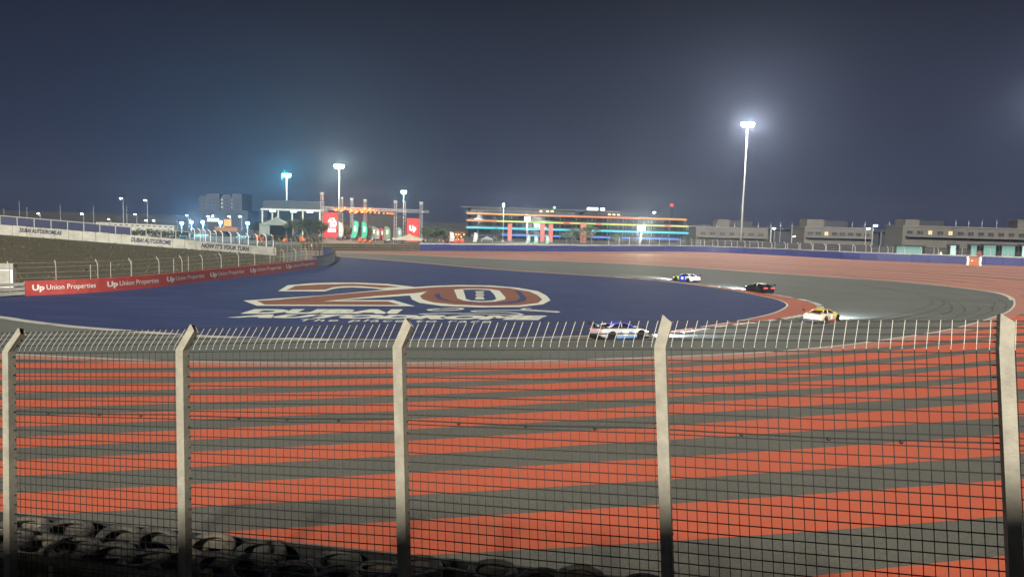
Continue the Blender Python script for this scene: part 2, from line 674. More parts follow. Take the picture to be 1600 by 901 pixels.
# serrated blocks
for i in range(len(ap) - 1):
    seg = ap[i:i + 2]
    n_sub = max(1, int((seg[1] - seg[0]).length / 0.9))
    for j in range(n_sub):
        p0, p1 = seg[0].lerp(seg[1], j / n_sub), seg[0].lerp(seg[1], (j + 0.86) / n_sub)
        t = (p1 - p0)
        t.z = 0
        t.normalize()
        nrm = Vector((t.y, -t.x, 0))
        k0 = kerb_w(p0)
        a0, a1 = 0.32 + k0, 0.32 + k0 * 1.18 + 0.25
        mb = MB()
        z0, z1, z2 = 0.013, 0.055, 0.032
        q = [p0 + nrm * a0, p1 + nrm * a0, p1 + nrm * a1, p0 + nrm * a1]
        mb.hexa([(v.x, v.y, z0) for v in q], [(q[0].x, q[0].y, z1), (q[1].x, q[1].y, z1), (q[2].x, q[2].y, z2), (q[3].x, q[3].y, z2)])
        mb.build('kerb_block', M_KERBW if (i * 3 + j) % 5 else M_SKID, kerb)

# rubber marks on the outside of the corner
for px in ([(1440, 447), (1500, 453), (1545, 462), (1567, 471)], [(1452, 463), (1480, 473), (1486, 484), (1470, 492)], [(1515, 476), (1530, 481), (1520, 488), (1480, 499)],
           [(1540, 466), (1553, 473), (1548, 482)], [(1300, 428), (1400, 444), (1480, 459), (1528, 473)], [(1200, 520), (1330, 512), (1440, 497), (1510, 482)],
           [(700, 545), (900, 541), (1100, 530), (1250, 515), (1380, 496)], [(300, 541), (520, 547), (760, 548), (960, 541), (1130, 529)],
           [(1250, 436), (1380, 451), (1450, 466), (1440, 482), (1340, 503)], [(1130, 424), (1290, 438), (1400, 455)]):
    L = catmull([gp(*p) for p in px], 8)
    for d in (0, 1.3):
        band(L, d, d + 0.16, 0.0155, 'rubber_mark', M_SKID, track)

# ------------------------------------------------------------------ infield and barrier line on the left
rb_px = [(-130, 475), (-40, 468), (40, 462.3), (150, 456.8), (250, 448), (330, 438.5), (400, 430), (450, 424), (495, 417.8)]
rb = catmull([gp(*p) for p in rb_px], 6)
endc = catmull([gp(495, 417.8), gp(510, 415), gp(521, 410.5), gp(524, 405.5), gp(519, 401), gp(508, 398)], 4)
inf_poly = [(p.x, p.y) for p in B if p.y < 169] + [(p.x, p.y) for p in endc[::-1]] + [(p.x, p.y) for p in rb[::-1]]
infield = struct(drape(inf_poly, 0.008, 'infield', M_BLUE))


# --- painted "20" emblem, traced on the ground
def lp(u, v):
    return gp(340 + u * 0.35, 410 + v * 0.35)


def paint(name, pts, off, m, smooth=False):
    P = [lp(*p) for p in pts]
    if smooth:
        P = catmull(P, 4, closed=True)
    return drape([(p.x, p.y) for p in P], off, name, m, infield)


paint('painted_numeral', [(115, 170), (185, 166), (470, 147), (740, 122), (860, 111), (980, 104), (1080, 101), (1060, 118), (900, 146), (860, 147), (540, 168), (785, 168), (880, 195), (175, 193)], 0.014, M_LOGOW)
paint('painted_numeral', [(270, 128), (312, 102), (420, 93), (520, 90), (620, 90), (760, 96), (880, 109), (800, 117), (745, 121), (690, 115), (600, 111), (545, 113), (508, 120), (478, 129)], 0.014, M_LOGOW)
paint('painted_numeral', [(858, 146), (868, 165), (900, 180), (1000, 194), (1180, 200.5), (1350, 198.5), (1452, 187), (1486, 169), (1470, 149), (1430, 128), (1340, 113), (1220, 103), (1080, 101), (960, 108), (880, 128)], 0.0165, M_LOGOW)
paint('painted_numeral', [(175, 171), (250, 167.5), (700, 129), (880, 116), (990, 109), (1075, 107), (1030, 116), (880, 137), (700, 150), (470, 173.5), (760, 173.5), (815, 190), (210, 188)], 0.020, M_LOGOR)
paint('painted_numeral', [(308, 124), (345, 105), (450, 98), (600, 95), (740, 101), (815, 109), (735, 114), (640, 106), (560, 106), (510, 112), (480, 122)], 0.020, M_LOGOR)
paint('painted_numeral', [(903, 150), (915, 165), (960, 178), (1060, 189), (1200, 194), (1350, 191), (1430, 181), (1450, 166), (1430, 147), (1392, 130), (1300, 114), (1180, 107), (1070, 107), (985, 116), (930, 132)], 0.0225, M_LOGOR)
paint('painted_numeral', [(968, 141), (990, 139), (998, 158), (1040, 173), (1120, 184), (1200, 186.5), (1200, 183.5), (1130, 181), (1040, 176), (985, 164), (970, 152)], 0.025, M_BLUE)
paint('painted_numeral', [(1200, 186.5), (1320, 183), (1372, 173), (1380, 160), (1350, 128), (1325, 124), (1342, 142), (1352, 160), (1330, 172), (1260, 180), (1200, 183.5)], 0.025, M_BLUE)
paint('painted_numeral', [(1055, 121), (1064, 142), (1070, 160), (1100, 171), (1170, 177), (1240, 175), (1285, 165), (1284, 155), (1258, 126), (1215, 119), (1120, 117)], 0.025, M_LOGOW)
paint('painted_numeral', [(1096, 122), (1104, 145), (1108, 163), (1130, 170), (1180, 173), (1230, 170), (1244, 163), (1236, 145), (1216, 124), (1150, 120.5)], 0.028, M_BLUE)
for i, (a, b) in enumerate(((129, 133), (136, 141), (144, 148), (151, 156), (158, 165))):
    paint('painted_letter', [(1150 + (i % 2) * 4, a), (1188 - (i % 2) * 5, a), (1192 - (i % 2) * 3, b), (1152 + (i % 2) * 3, b)], 0.031, M_LOGOW)


def islands(vs_, fs):
    par = list(range(len(vs_)))

    def find(a):
        while par[a] != a:
            par[a] = par[par[a]]
            a = par[a]
        return a
    for f in fs:
        for q in f[1:]:
            par[find(q)] = find(f[0])
    gr_ = {}
    for f in fs:
        gr_.setdefault(find(f[0]), []).append(f)
    out = []
    for fl in gr_.values():
        ids = sorted({i for f in fl for i in f})
        mp_ = {a: b for b, a in enumerate(ids)}
        out.append(([vs_[i] for i in ids], [tuple(mp_[i] for i in f) for f in fl]))
    return out


def ground_text(s, quad, name, bold, shear, spacing=1.0, off=0.014):
    """quad: photo-plan corners bl, br, tr, tl of the lettering on the ground"""
    vs_, fs, asp = text_polys(s, bold, shear, spacing)
    bl, br, tr, tl = [lp(*q) for q in quad]
    big = name == 'painted_letter'
    W_ = [bl * ((1 - a) * (1 - b)) + br * (a * (1 - b)) + tr * (a * b) + tl * ((1 - a) * b) + Vector((0, 0, off)) for a, b in vs_]
    if big:
        for v_, f_ in islands(W_, fs):
            MB().add(v_, f_).build(name, M_LOGOW, infield)
    else:
        MB().add(W_, fs).build(name, M_LOGOW, infield)['kind'] = 'stuff'


ground_text('DUBAI', [(100, 229), (800, 229), (828, 209), (165, 208)], 'painted_letter', 0.075, 0.0, 1.06)
ground_text('AUTODROME', [(38, 246), (1430, 257), (1475, 237), (140, 231)], 'painted_letter', 0.075, 0.0, 1.04)
ground_text('The place to race', [(352, 265), (1215, 273), (1230, 258), (372, 252)], 'painted_lettering', 0.012, 0.1, 1.2)
for L in ([(915, 236), (880, 229), (915, 221), (884, 213), (920, 207), (1010, 206), (1070, 203), (1092, 207), (1050, 213), (965, 215), (945, 211), (1000, 206)],
          [(900, 231), (1000, 227), (1200, 230), (1330, 234), (1355, 231), (1290, 222), (1150, 220), (1160, 215), (1290, 213), (1400, 215), (1505, 222), (1512, 219), (1440, 214), (1365, 210), (1375, 205), (1400, 206)]):
    P = catmull([lp(*p) for p in L], 6)
    band(P, -0.22, 0.22, 0.014, 'painted_circuit_outline', M_LOGOW, infield)

# ================================================================== LEFT BARRIERS AND BANK
WALL_px = [(-160, 353, 130), (0, 366.5, 134), (140, 377, 140), (280, 388, 146), (360, 394, 153), (432, 399.5, 161)]
wall_base = catmull([at(*p) for p in WALL_px], 6)


def thick_wall(mb, pts, h, t, z0=0.0):
    """wall along pts with thickness t to the left of its direction"""
    L = offset_line([(p.x, p.y) for p in pts], t)
    rings = []
    for p, q in zip(pts, L):
        rings.append([(p.x, p.y, p.z + z0), (p.x, p.y, p.z + z0 + h), (q.x, q.y, p.z + z0 + h), (q.x, q.y, p.z + z0)])
    mb.loft(rings)
    return mb


# embankment soil
bank = MB()
base2 = resample(offset_line([(p.x, p.y) for p in rb], 1.2), 40)
topw = []
nW = len(wall_base)
for i in range(40):
    t = i / 39 * (nW - 1)
    j = min(int(t), nW - 2)
    topw.append(wall_base[j].lerp(wall_base[j + 1], t - j))
rows = []
rnd = random.Random(3)
for k in range(13):
    t = k / 12
    s = t * t * (3 - 2 * t) * 0.5 + t * 0.5
    row = []
    for i in range(40):
        p = base2[i].lerp(Vector((topw[i].x, topw[i].y, 0)), t)
        z = s * (topw[i].z + 0.02) + (rnd.uniform(-.10, .10) if 0 < k < 12 else 0)
        row.append((p.x, p.y, z - 0.02))
    rows.append(row)
for k in range(1, 9):       # plateau behind the wall, falling away
    row = []
    for i in range(40):
        q = topw[i]
        f = 1 - max(0, k - 3) / 5
        row.append((q.x - 0.5 * k, q.y + 0.4 * k + k * 9, (q.z - 0.05) * (f * f * (3 - 2 * f)) - 0.02))
    rows.append(row)
bank.loft(rows, closed=False, caps=False)
embank = struct(bank.build('embankment', M_SAND, smooth=True))
tf = MB()
for _ in range(1500):
    k_, i_ = rnd.randint(0, 11), rnd.randint(0, 38)
    u_, v_ = rnd.random(), rnd.random()
    a_ = Vector(rows[k_][i_]).lerp(Vector(rows[k_][i_ + 1]), u_)
    b_ = Vector(rows[k_ + 1][i_]).lerp(Vector(rows[k_ + 1][i_ + 1]), u_)
    c_ = a_.lerp(b_, v_)
    hh_ = rnd.uniform(.12, .42)
    for q_ in range(3):
        g_ = rnd.uniform(0, 6.28)
        e_ = Vector((cos(g_), sin(g_), 0)) * hh_ * .5
        tf.add([c_ - e_ * .4 + Vector((0, 0, -.06)), c_ + e_ * .5 + Vector((0, 0, -.06)), c_ + e_ * 1.3 + Vector((0, 0, hh_))], [(0, 1, 2)])
tuft = tf.build('dry_grass', mat('dry grass', (.078, .071, .04), .9, var=.4, scale=.6))
tuft['kind'] = 'stuff'
tuft['label'] = 'sparse dry grass tufts scattered over the soil bank'
tuft['category'] = 'grass'
# a worn pipe line crossing the bank
pth = [at(283, 392, 143), at(268, 402, 128), at(250, 421, 112), at(243, 430, 106)]

# --- red advertising barrier with its lettering
ad = empty('advertising_barrier', rb[0], 'long red barrier banner with white lettering along the blue infield', 'barrier')


def along(L, d):
    """point and direction at arc length d"""
    s = 0
    for a, b in zip(L[:-1], L[1:]):
        l = (b - a).length
        if s + l >= d:
            return a.lerp(b, (d - s) / l), (b - a).normalized()
        s += l
    return L[-1].copy(), (L[-1] - L[-2]).normalized()


def arclen_px(L, px):
    s = 0
    best, bs = 1e9, 0
    for a, b in zip(L[:-1], L[1:]):
        l = (b - a).length
        for k in range(8):
            p = a.lerp(b, k / 8) - Vector((0, 0, H))
            x = 800 + FPX * p.dot(AU) / p.dot(AF)
            if abs(x - px) < best:
                best, bs = abs(x - px), s + l * k / 8
        s += l
    return bs


def relbuild(mb, name, m, root, smooth=False):
    """mesh in world coordinates, parented to a root that sits elsewhere"""
    o = mb.build(name, m, root, smooth)
    o.matrix_parent_inverse = Matrix.Translation(root.location).inverted() if not any(root.rotation_euler) else root.matrix_basis.inverted()
    return o


rb_h = 1.5
s40 = arclen_px(rb, 40)
tot = sum((b - a).length for a, b in zip(rb[:-1], rb[1:]))
cuts = [s40 + (tot - s40) * i / 12 for i in range(13)]
for i in range(12):
    sub = [along(rb, cuts[i] + (cuts[i + 1] - cuts[i] - 0.02) * j / 4)[0] for j in range(5)]
    relbuild(thick_wall(MB(), sub, rb_h, 0.35), 'banner_panel', M_RED, ad)
for (x0, x1) in ((50, 150), (167, 249), (261, 319), (329, 382), (391, 439), (447, 491)):
    d0, d1 = arclen_px(rb, x0), arclen_px(rb, x1)
    for txt, f0, f1, z0, z1, bd in (('Up', 0.0, 0.185, 0.33, 1.12, 0.045), ('Union Properties', 0.215, 1.0, 0.38, 1.08, 0.008)):
        vs_, fs, asp = text_polys(txt, bd)
        out = []
        for a, b in vs_:
            p, t = along(rb, d0 + (d1 - d0) * (f0 + (f1 - f0) * a))
            n_ = Vector((t.y, -t.x, 0))
            out.append(p + n_ * 0.012 + Vector((0, 0, z0 + (z1 - z0) * b)))
        if txt == 'Up':
            for v_, f_ in islands(out, fs):
                relbuild(MB().add(v_, f_), 'banner_letter', M_WHITE, ad)
        else:
            relbuild(MB().add(out, fs), 'banner_lettering', M_WHITE, ad)['kind'] = 'stuff'

# guard rail that continues it on the far left
gl = [p for p in rb if arclen_px(rb, 40) > 0 and p.x < along(rb, s40)[0].x]
gl.append(along(rb, s40 - 0.05)[0])
gr = empty('guard_rail', gl[0], 'grey steel guard rail joining the end of the red banner barrier', 'guard rail')
for z0 in (0.15, 0.6, 1.05):
    relbuild(thick_wall(MB(), gl, 0.33, 0.09, z0), 'rail', M_GALV, gr)
for i in range(0, len(gl), 3):
    relbuild(MB().box((gl[i].x - 0.12, gl[i].y + 0.14, 0.7), (0.12, 0.12, 1.4)), 'post', M_GALV, gr)

# blue rounded end of the barrier
be = empty('barrier_end', endc[0], 'blue rounded end section closing the red banner barrier', 'barrier')
relbuild(thick_wall(MB(), endc, 1.75, 0.8), 'wall', M_BARB, be)
relbuild(thick_wall(MB(), endc, 0.12, 0.85, 1.76), 'capping', M_BLACK, be)


# --- fence standing behind the red barrier
def cranked_post(p, h, lean, r=0.045, m=None, parent=None, name='post'):
    """post with a kinked top leaning along vector lean"""
    mb = MB()
    p = Vector(p)
    mb.tube([p, p + Vector((0, 0, h * 0.8)), p + Vector((0, 0, h * 0.9)) + Vector(lean) * 0.3, p + Vector((0, 0, h)) + Vector(lean)], r, 6)
    return relbuild(mb, name, m or M_GALV, parent)


def mesh_screen_mat():
    m = bpy.data.materials.new('distant wire mesh')
    m.use_nodes = True
    return m


bf = empty('debris_fence', rb[0] + Vector((0, 1, 0)), 'thin wire fence with slender posts along the foot of the soil bank', 'fence')
back = offset_line([(p.x, p.y) for p in rb], 0.9)
Lb = [Vector((p.x, p.y, 0)) for p in back]
dtot = sum((b - a).length for a, b in zip(Lb[:-1], Lb[1:]))
d = arclen_px(rb, 25)
prev = None
pp = []
while d < dtot:
    p, t = along(Lb, d)
    n_ = Vector((-t.y, t.x, 0))
    cranked_post(p, 3.5, n_ * 0.4, 0.05, M_CONC, bf)
    pp.append((p, n_))
    d += 4.2
for z in (1.75, 2.3, 2.85, 3.3):
    mb = MB()
    mb.tube([p + Vector((0, 0, z)) for p, n_ in pp], 0.012, 4)
    relbuild(mb, 'wire', M_GALV, bf)
# short stakes
for (x, y) in ((137, 444), (171, 437), (206, 434), (276, 427), (300, 422)):
    q = gp(x, y + 14)
    tag(MB().tube([(0, 0, 0), (0, 0, 1.9)], 0.05, 6).sphere((0, 0, 1.92), 0.07).build('marker_stake', M_CONC), 'short pale stake planted behind the red banner', 'stake', 'marker stakes').location = (q.x - 3.2, q.y + 6.2, 0.6)

# utility cabinet
q = at(9, 445, 79)
cab = empty('utility_cabinet', (q.x, q.y, 0.35), 'pale utility cabinet with grey lid behind the guard rail', 'cabinet', rz=0.3)
MB().box((0, 0, 1.0), (1.7, 1.0, 2.0)).build('body', M_WHITE, cab)
MB().box((0, 0, 2.3), (1.85, 1.15, 0.55)).build('lid', M_CONC, cab)
MB().box((0.15, -0.52, 1.0), (0.7, 0.03, 1.7)).build('door', M_WALLW, cab)
MB().box((-0.35, -0.53, 1.0), (0.7, 0.03, 1.7)).build('door', M_WALLW, cab)

# --- upper white wall with lettering
uw = empty('boundary_wall', wall_base[0], 'long pale concrete wall with navy slogans along the top of the soil bank', 'wall')
wtot = sum((b - a).length for a, b in zip(wall_base[:-1], wall_base[1:]))
npan = 30
for i in range(npan):
    a, b = wtot * i / npan, wtot * (i + 1) / npan - 0.05
    sub = [along(wall_base, a + (b - a) * j / 3)[0] for j in range(4)]
    relbuild(thick_wall(MB(), sub, 2.05 + 0.03 * (i % 3), 0.3, -0.25), 'concrete_panel', M_WALLW, uw)
for txt, x0, x1, z0, z1 in (('DUBAI AUTODROME.AE', 30, 98, 0.75, 1.55), ('DUBAI AUTODROME', 204, 268, 0.55, 1.45), ("NOW IT'S YOUR TURN", 315, 389, 0.5, 1.45)):
    d0, d1 = arclen_px(wall_base, x0), arclen_px(wall_base, x1)
    vs_, fs, asp = text_polys(txt, 0.04, 0.25)
    out = []
    for a, b in vs_:
        p, t = along(wall_base, d0 + (d1 - d0) * a)
        n_ = Vector((t.y, -t.x, 0)).normalized()
        out.append(p + n_ * 0.015 + Vector((0, 0, z0 + (z1 - z0) * b)))
    relbuild(MB().add(out, fs), 'wall_lettering', M_NAVY, uw)['kind'] = 'stuff'
# railing with panels on top of the wall
wr = empty('wall_railing', wall_base[0] + Vector((0, 0, 1.9)), 'white framed railing with dark blue infill panels on the pale wall', 'railing')
d = 0
i = 0
rail_pts = []
while d < wtot * 0.80:
    p, t = along(wall_base, d)
    p = p + Vector((-t.y, t.x, 0)) * 0.15 + Vector((0, 0, 1.86))
    rail_pts.append(p)
    relbuild(MB().box(p + Vector((0, 0, 0.8)), (0.16, 0.12, 1.6)), 'post', M_RAILW, wr)
    d += 2.65
for a, b in zip(rail_pts[:-1], rail_pts[1:]):
    ax = b - a
    up = Vector((0, 0, 1))
    n_ = Vector((-ax.y, ax.x, 0)).normalized() * 0.03
    mb = MB()
    mb.hexa([a + up * 1.52 - n_, b + up * 1.52 - n_, b + up * 1.52 + n_, a + up * 1.52 + n_], [a + up * 1.66 - n_, b + up * 1.66 - n_, b + up * 1.66 + n_, a + up * 1.66 + n_])
    relbuild(mb, 'top_rail', M_RAILW, wr)
    if i < 14:
        a2, b2 = a.lerp(b, 0.04), a.lerp(b, 0.96)
        mb = MB()
        mb.hexa([a2 + up * 0.1 - n_ * .5, b2 + up * 0.1 - n_ * .5, b2 + up * 0.1 + n_ * .5, a2 + up * 0.1 + n_ * .5], [a2 + up * 1.45 - n_ * .5, b2 + up * 1.45 - n_ * .5, b2 + up * 1.45 + n_ * .5, a2 + up * 1.45 + n_ * .5])
        relbuild(mb, 'infill_panel', mat('dark blue panel', (0.02, 0.026, 0.07), 0.5), wr)
    i += 1


# scrub at the foot of the upper wall
def leaf_cloud(mb, c, r, n, size, rn, sq=0.7):
    for _ in range(n):
        while True:
            v = Vector((rn.uniform(-1, 1), rn.uniform(-1, 1), rn.uniform(-1, 1)))
            if 0.15 < v.length < 1:
                break
        p = Vector(c) + Vector((v.x * r, v.y * r, v.z * r * sq))
        a = Vector((rn.gauss(0, 1), rn.gauss(0, 1), rn.gauss(0, 1))).normalized()
        b = a.orthogonal().normalized()
        s = size * rn.uniform(0.6, 1.4)
        mb.add([p - a * s, p + b * s * 0.6, p + a * s, p - b * s * 0.6], [(0, 1, 2, 3)])


M_SCRUB = mat('dry scrub leaves', (0.032, 0.036, 0.018), 0.9, var=0.4, scale=0.8)
M_LEAF = mat('tree leaves', (0.040, 0.062, 0.026), 0.8, var=0.45, scale=0.5)
M_BARK = mat('bark', (0.08, 0.06, 0.04), 0.9, var=0.3, scale=5)
rn = random.Random(11)
for i, px in enumerate((292, 306, 322, 336, 350, 364, 380, 396, 409)):
    p, t = along(wall_base, arclen_px(wall_base, px))
    mb = MB()
    for kk in range(5):
        leaf_cloud(mb, (rn.uniform(-1.6, 1.6), rn.uniform(-.5, .2), 0.05 + rn.uniform(0, .2)), 0.5, 60, 0.1, rn, .6)
    s = empty('shrub', p + Vector((0, -0.9, -0.35)), 'low dark scrub bush growing at the foot of the slogan wall', 'bush', 'scrub bushes at the wall foot')
    mb.build('foliage', M_SCRUB, s)
    MB().tube([(0, 0, -0.1), (0.05, 0, 0.4)], 0.05, 5).build('stem', M_BARK, s)

# cranked catch fence posts on the right end of the wall
cf = empty('catch_fence', along(wall_base, wtot * 0.72)[0] + Vector((0, 0, 1.8)), 'catch fence with curved pale posts above the slogan wall', 'fence')
fence_tops = []
for x, y in ((304, 374), (313, 375), (321, 376), (329, 377), (338, 378), (348, 379), (361, 380), (374, 381), (388, 382), (402, 383), (416, 383.5), (427, 384)):
    p = at(x, y, 150 + (x - 304) * 0.09)
    cranked_post(p + Vector((0, 0, -0.4)), 2.8, (-0.55, 0, 0), 0.075, M_WHITE, cf)
    fence_tops.append(p)
for z in (0.5, 1.1, 1.7):
    relbuild(MB().tube([p + Vector((0, 0, z)) for p in fence_tops], 0.012, 4), 'wire', M_GALV, cf)
cf2 = empty('catch_fence', gp(440, 400) + Vector((0, 6, 0)), 'dense rusty fence posts crossing behind the blue barrier end', 'fence')
for x, y, yy in ((428, 414, 138), (438, 410, 142), (449, 412, 140), (456, 410, 145), (463, 408, 147), (471, 410, 143), (477, 407, 149), (483, 408, 146), (488, 405, 152), (494, 404, 154), (499, 402, 156), (504, 400, 157)):
    q = at(x, y, yy)
    cranked_post((q.x, yy, 0), 4.8 + rn.uniform(-.5, .5), (-0.3, 0, 0), 0.085, mat('rusty post', (0.17, 0.12, 0.08), 0.8, var=.3, scale=2), cf2)
for z in (1.6, 2.7, 3.7):
    relbuild(MB().tube([(at(428, 410, 140).x, 140, z), (at(463, 408, 147).x, 147, z), (at(504, 400, 157).x, 157, z)], 0.03, 4), 'rail', mat('rusty post', (0, 0, 0)), cf2)

# ================================================================== FAR BARRIERS
fb = empty('crash_barrier', bar_line[0], 'long dark blue crash barrier curving along the far edge of the runoff', 'barrier')
bt = sum((b - a).length for a, b in zip(bar_line[:-1], bar_line[1:]))
nb = 46
for i in range(nb):
    a, b = bt * i / nb, bt * (i + 1) / nb - 0.06
    sub = [along(bar_line, a + (b - a) * j / 2)[0] for j in range(3)]
    relbuild(thick_wall(MB(), sub, 1.78 + 0.7 * max(0, i - 14) / 31 + 0.05 * sin(i * 2.1), 0.9), 'belting_panel', M_BARB, fb)
capl = [Vector((p.x, p.y + 0.95, 0)) for p in bar_line]
rg_ = []
for i_, (p, q) in enumerate(zip(capl, offset_line([(p.x, p.y) for p in capl], 0.35))):
    zt_ = 2.12 + 0.75 * max(0, i_ / (len(capl) - 1) - 0.3) / 0.7
    rg_.append([(p.x, p.y, 0), (p.x, p.y, zt_), (q.x, q.y, zt_), (q.x, q.y, 0)])
relbuild(MB().loft(rg_), 'concrete_wall', M_LIP, fb)
ff = empty('debris_fence', bar_line[0] + Vector((0, 1.5, 0)), 'tall catch fence with cranked pale posts behind the dark blue barrier', 'fence')
d = bt * 0.30
fpts = []
while d < bt:
    p, t = along(capl, d)
    n_ = Vector((-t.y, t.x, 0))
    p = p + n_ * 0.2
    cranked_post(p, 4.6, n_ * -0.55 + t * -0.5, 0.075, M_GALV, ff)
    fpts.append(p)
    d += 4.6
for z in (2.5, 3.0, 3.5, 4.0):
    relbuild(MB().tube([p + Vector((0, 0, z)) for p in fpts], 0.014, 4), 'wire', M_GALV, ff)

# dark tyre-and-rail barrier to the left of it
dr = empty('guard_rail', far_rail[0], 'dark brown stacked guard rail in front of the stage area', 'guard rail')
M_BROWN = mat('dirty brown rail', (0.10, 0.085, 0.055), 0.8, var=0.3, scale=0.5)
M_BROWND = mat('dark rail gap', (0.02, 0.018, 0.014), 0.9)
relbuild(thick_wall(MB(), far_rail, 1.6, 0.3), 'backing', M_BROWND, dr)
for z0 in (0.25, 0.95, 1.55):
    relbuild(thick_wall(MB(), [p + Vector((0, -0.12, 0)) for p in far_rail], 0.3, 0.1, z0), 'rail', M_BROWN, dr)
for i in range(16):
    p = far_rail[0].lerp(far_rail[2], i / 15)
    relbuild(MB().box((p.x, p.y - 0.2, 0.95), (0.12, 0.1, 1.9)), 'post', M_BROWN, dr)

# orange marshal opening in the barrier at the right
q0 = gp(1520, 414.6)
mo = empty('marshal_board', (q0.x, q0.y - 0.4, 0), 'orange panel with two white edge bolsters in front of the blue barrier', 'panel', rz=-0.4)
MB().box((0, 0, 1.2), (2.6, 0.25, 2.4)).build('panel', mat('faded orange', (0.33, 0.10, 0.03), 0.7, var=0.2, scale=2), mo)
for s in (-1, 1):
    MB().tube([(s * 1.6, -0.05, 0.02), (s * 1.5 - 0.06, -0.05, 0.7), (s * 1.5, -0.05, 1.5), (s * 1.6 - 0.1, -0.05, 2.5)], 0.34, 10).build('bolster', M_WHITE, mo)
MB().box((-0.5, -0.14, 1.35), (0.5, 0.02, 0.3)).build('sticker', M_WHITE, mo)

# ================================================================== NEAR FENCE, TYRES, VERGE
CAMP = Vector((0, 0, H))


def atD(px, py, D):      # point at depth D along the view axis
    return CAMP + (AF + AU * ((px - 800) / FPX) + AV * ((450.5 - py) / FPX)) * D


Z0 = 8.5
knee_px = [(14, 548), (285, 546), (624, 541), (1032, 541), (1570, 546)]
KN = [atD(x, y, Z0 * (1 - 0.0929 * t)) for t, (x, y) in enumerate(knee_px)]
KN = [KN[0] * 2 - KN[1]] + KN + [KN[4] * 2 - KN[3]]
low_px = [17, 291, 628, 1041, 1588]


def pjx(p):
    q = p - CAMP
    z = q.dot(AF)
    return 800 + FPX * q.dot(AU) / z, 450.5 - FPX * q.dot(AV) / z


# lean of the whole fence (posts are not plumb): least squares over a small grid
best = None
for ix in range(-6, 30):
    for iy in range(-30, 6):
        dv = Vector((ix * 0.005, iy * 0.01, -1))
        err = 0
        for p, lx in zip(KN[1:6], low_px):
            q = p + dv * 1.7
            x, y = pjx(q)
            tx = 0
            # linear interpolation to row 900
            fr_ = (900 - pjx(p)[1]) / (y - pjx(p)[1])
            tx = pjx(p)[0] + (x - pjx(p)[0]) * fr_
            err += (tx - lx) ** 2
        if best is None or err < best[0]:
            best = (err, dv)
DN = best[1]
FA = math.atan2(0.0929, 0.2788)
FN = Vector((sin(FA), cos(FA), 0))          # towards the track
FD = Vector((cos(FA), -sin(FA), 0))         # along the fence
BR = FN * 0.17 + Vector((0, 0, 0.245)) + FD * 0.035
PH = 2.95

fence = empty('mesh_fence', KN[1] + DN * PH, 'galvanised wire mesh fence with cranked square posts before the tyre wall', 'fence')


def ring(c, s):
    return [c + FD * (-s) + FN * (-s), c + FD * s + FN * (-s), c + FD * s + FN * s, c + FD * (-s) + FN * s]


rn = random.Random(5)
for kpt in KN:
    mb = MB()
    s = 0.047
    top = kpt + BR
    cut = [0.02, -0.20, -0.34, -0.06]        # the tube end is cut at a slant
    rings = [ring(kpt + DN * PH, s), ring(kpt, s), [p + BR * q for p, q in zip(ring(top, s), cut)], [p + BR * q for p, q in zip(ring(top, s - 0.008), cut)], ring(top - BR * 0.75, s - 0.008)]
    mb.loft(rings[:4], caps=False)
    mb.cur = 1
    mb.loft(rings[3:], caps=False)
    mb.add(rings[-1], [(0, 1, 2, 3)])
    o = relbuild(mb, 'post', [M_POST, M_HOLE], fence)
    cb = MB()
    for i in range(26):
        c = kpt + DN * (0.06 + i * 0.105) + FD * (s + 0.004) + FN * (0.02 + rn.uniform(-.01, .01))
        cb.box(c, (0.007, 0.022, 0.009), -FA)
    for i in range(3):
        c = kpt + BR * (0.25 + 0.27 * i) + FD * (s + 0.003)
        cb.box(c, (0.008, 0.012, 0.012), -FA)
    o = relbuild(cb, 'wire_clip', mat('dull clip', (.10, .09, .07), .7), fence)
    o['kind'] = 'stuff'
NV = 30
for b in range(len(KN) - 1):
    A_, B_ = KN[b] + FN * 0.058, KN[b + 1] + FN * 0.058
    up, lo = MB(), MB()
    for i in range(1, NV):
        t = i / NV
        p = A_.lerp(B_, t)
        j = rn.uniform(-.002, .002)
        p = p + FD * j
        e1 = p + BR * 0.80 + FD * rn.uniform(-.004, .004)
        dk = rn.uniform(-0.004, 0.004)
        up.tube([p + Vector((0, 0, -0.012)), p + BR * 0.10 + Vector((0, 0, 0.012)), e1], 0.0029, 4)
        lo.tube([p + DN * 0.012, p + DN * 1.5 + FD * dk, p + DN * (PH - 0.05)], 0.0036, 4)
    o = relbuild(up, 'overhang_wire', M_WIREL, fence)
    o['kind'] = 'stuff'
    for q in (0.18, 0.38, 0.57, 0.76):
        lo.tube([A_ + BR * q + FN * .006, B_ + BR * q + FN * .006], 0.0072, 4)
    z = 0.035
    while z < PH - 0.05:
        sag = rn.uniform(0, 0.006)
        mid = A_.lerp(B_, 0.5) + DN * (z + sag)
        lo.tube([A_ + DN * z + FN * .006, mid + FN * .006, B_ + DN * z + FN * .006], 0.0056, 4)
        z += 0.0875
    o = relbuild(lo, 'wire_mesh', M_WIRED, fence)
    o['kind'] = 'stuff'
    # tension cable with clamps
    zc = 0.70
    mid = A_.lerp(B_, 0.5) + DN * (zc + 0.012)
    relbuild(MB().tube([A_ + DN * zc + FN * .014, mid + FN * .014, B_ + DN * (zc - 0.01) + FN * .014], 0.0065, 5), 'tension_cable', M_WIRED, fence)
    for t in (0.24, 0.5, 0.745):
        c = A_.lerp(B_, t + rn.uniform(-.03, .03)) + DN * (zc + 0.008) - FN * 0.01
        relbuild(MB().sphere(c, 0.016, 8, 6), 'cable_clamp', M_WIRED, fence)


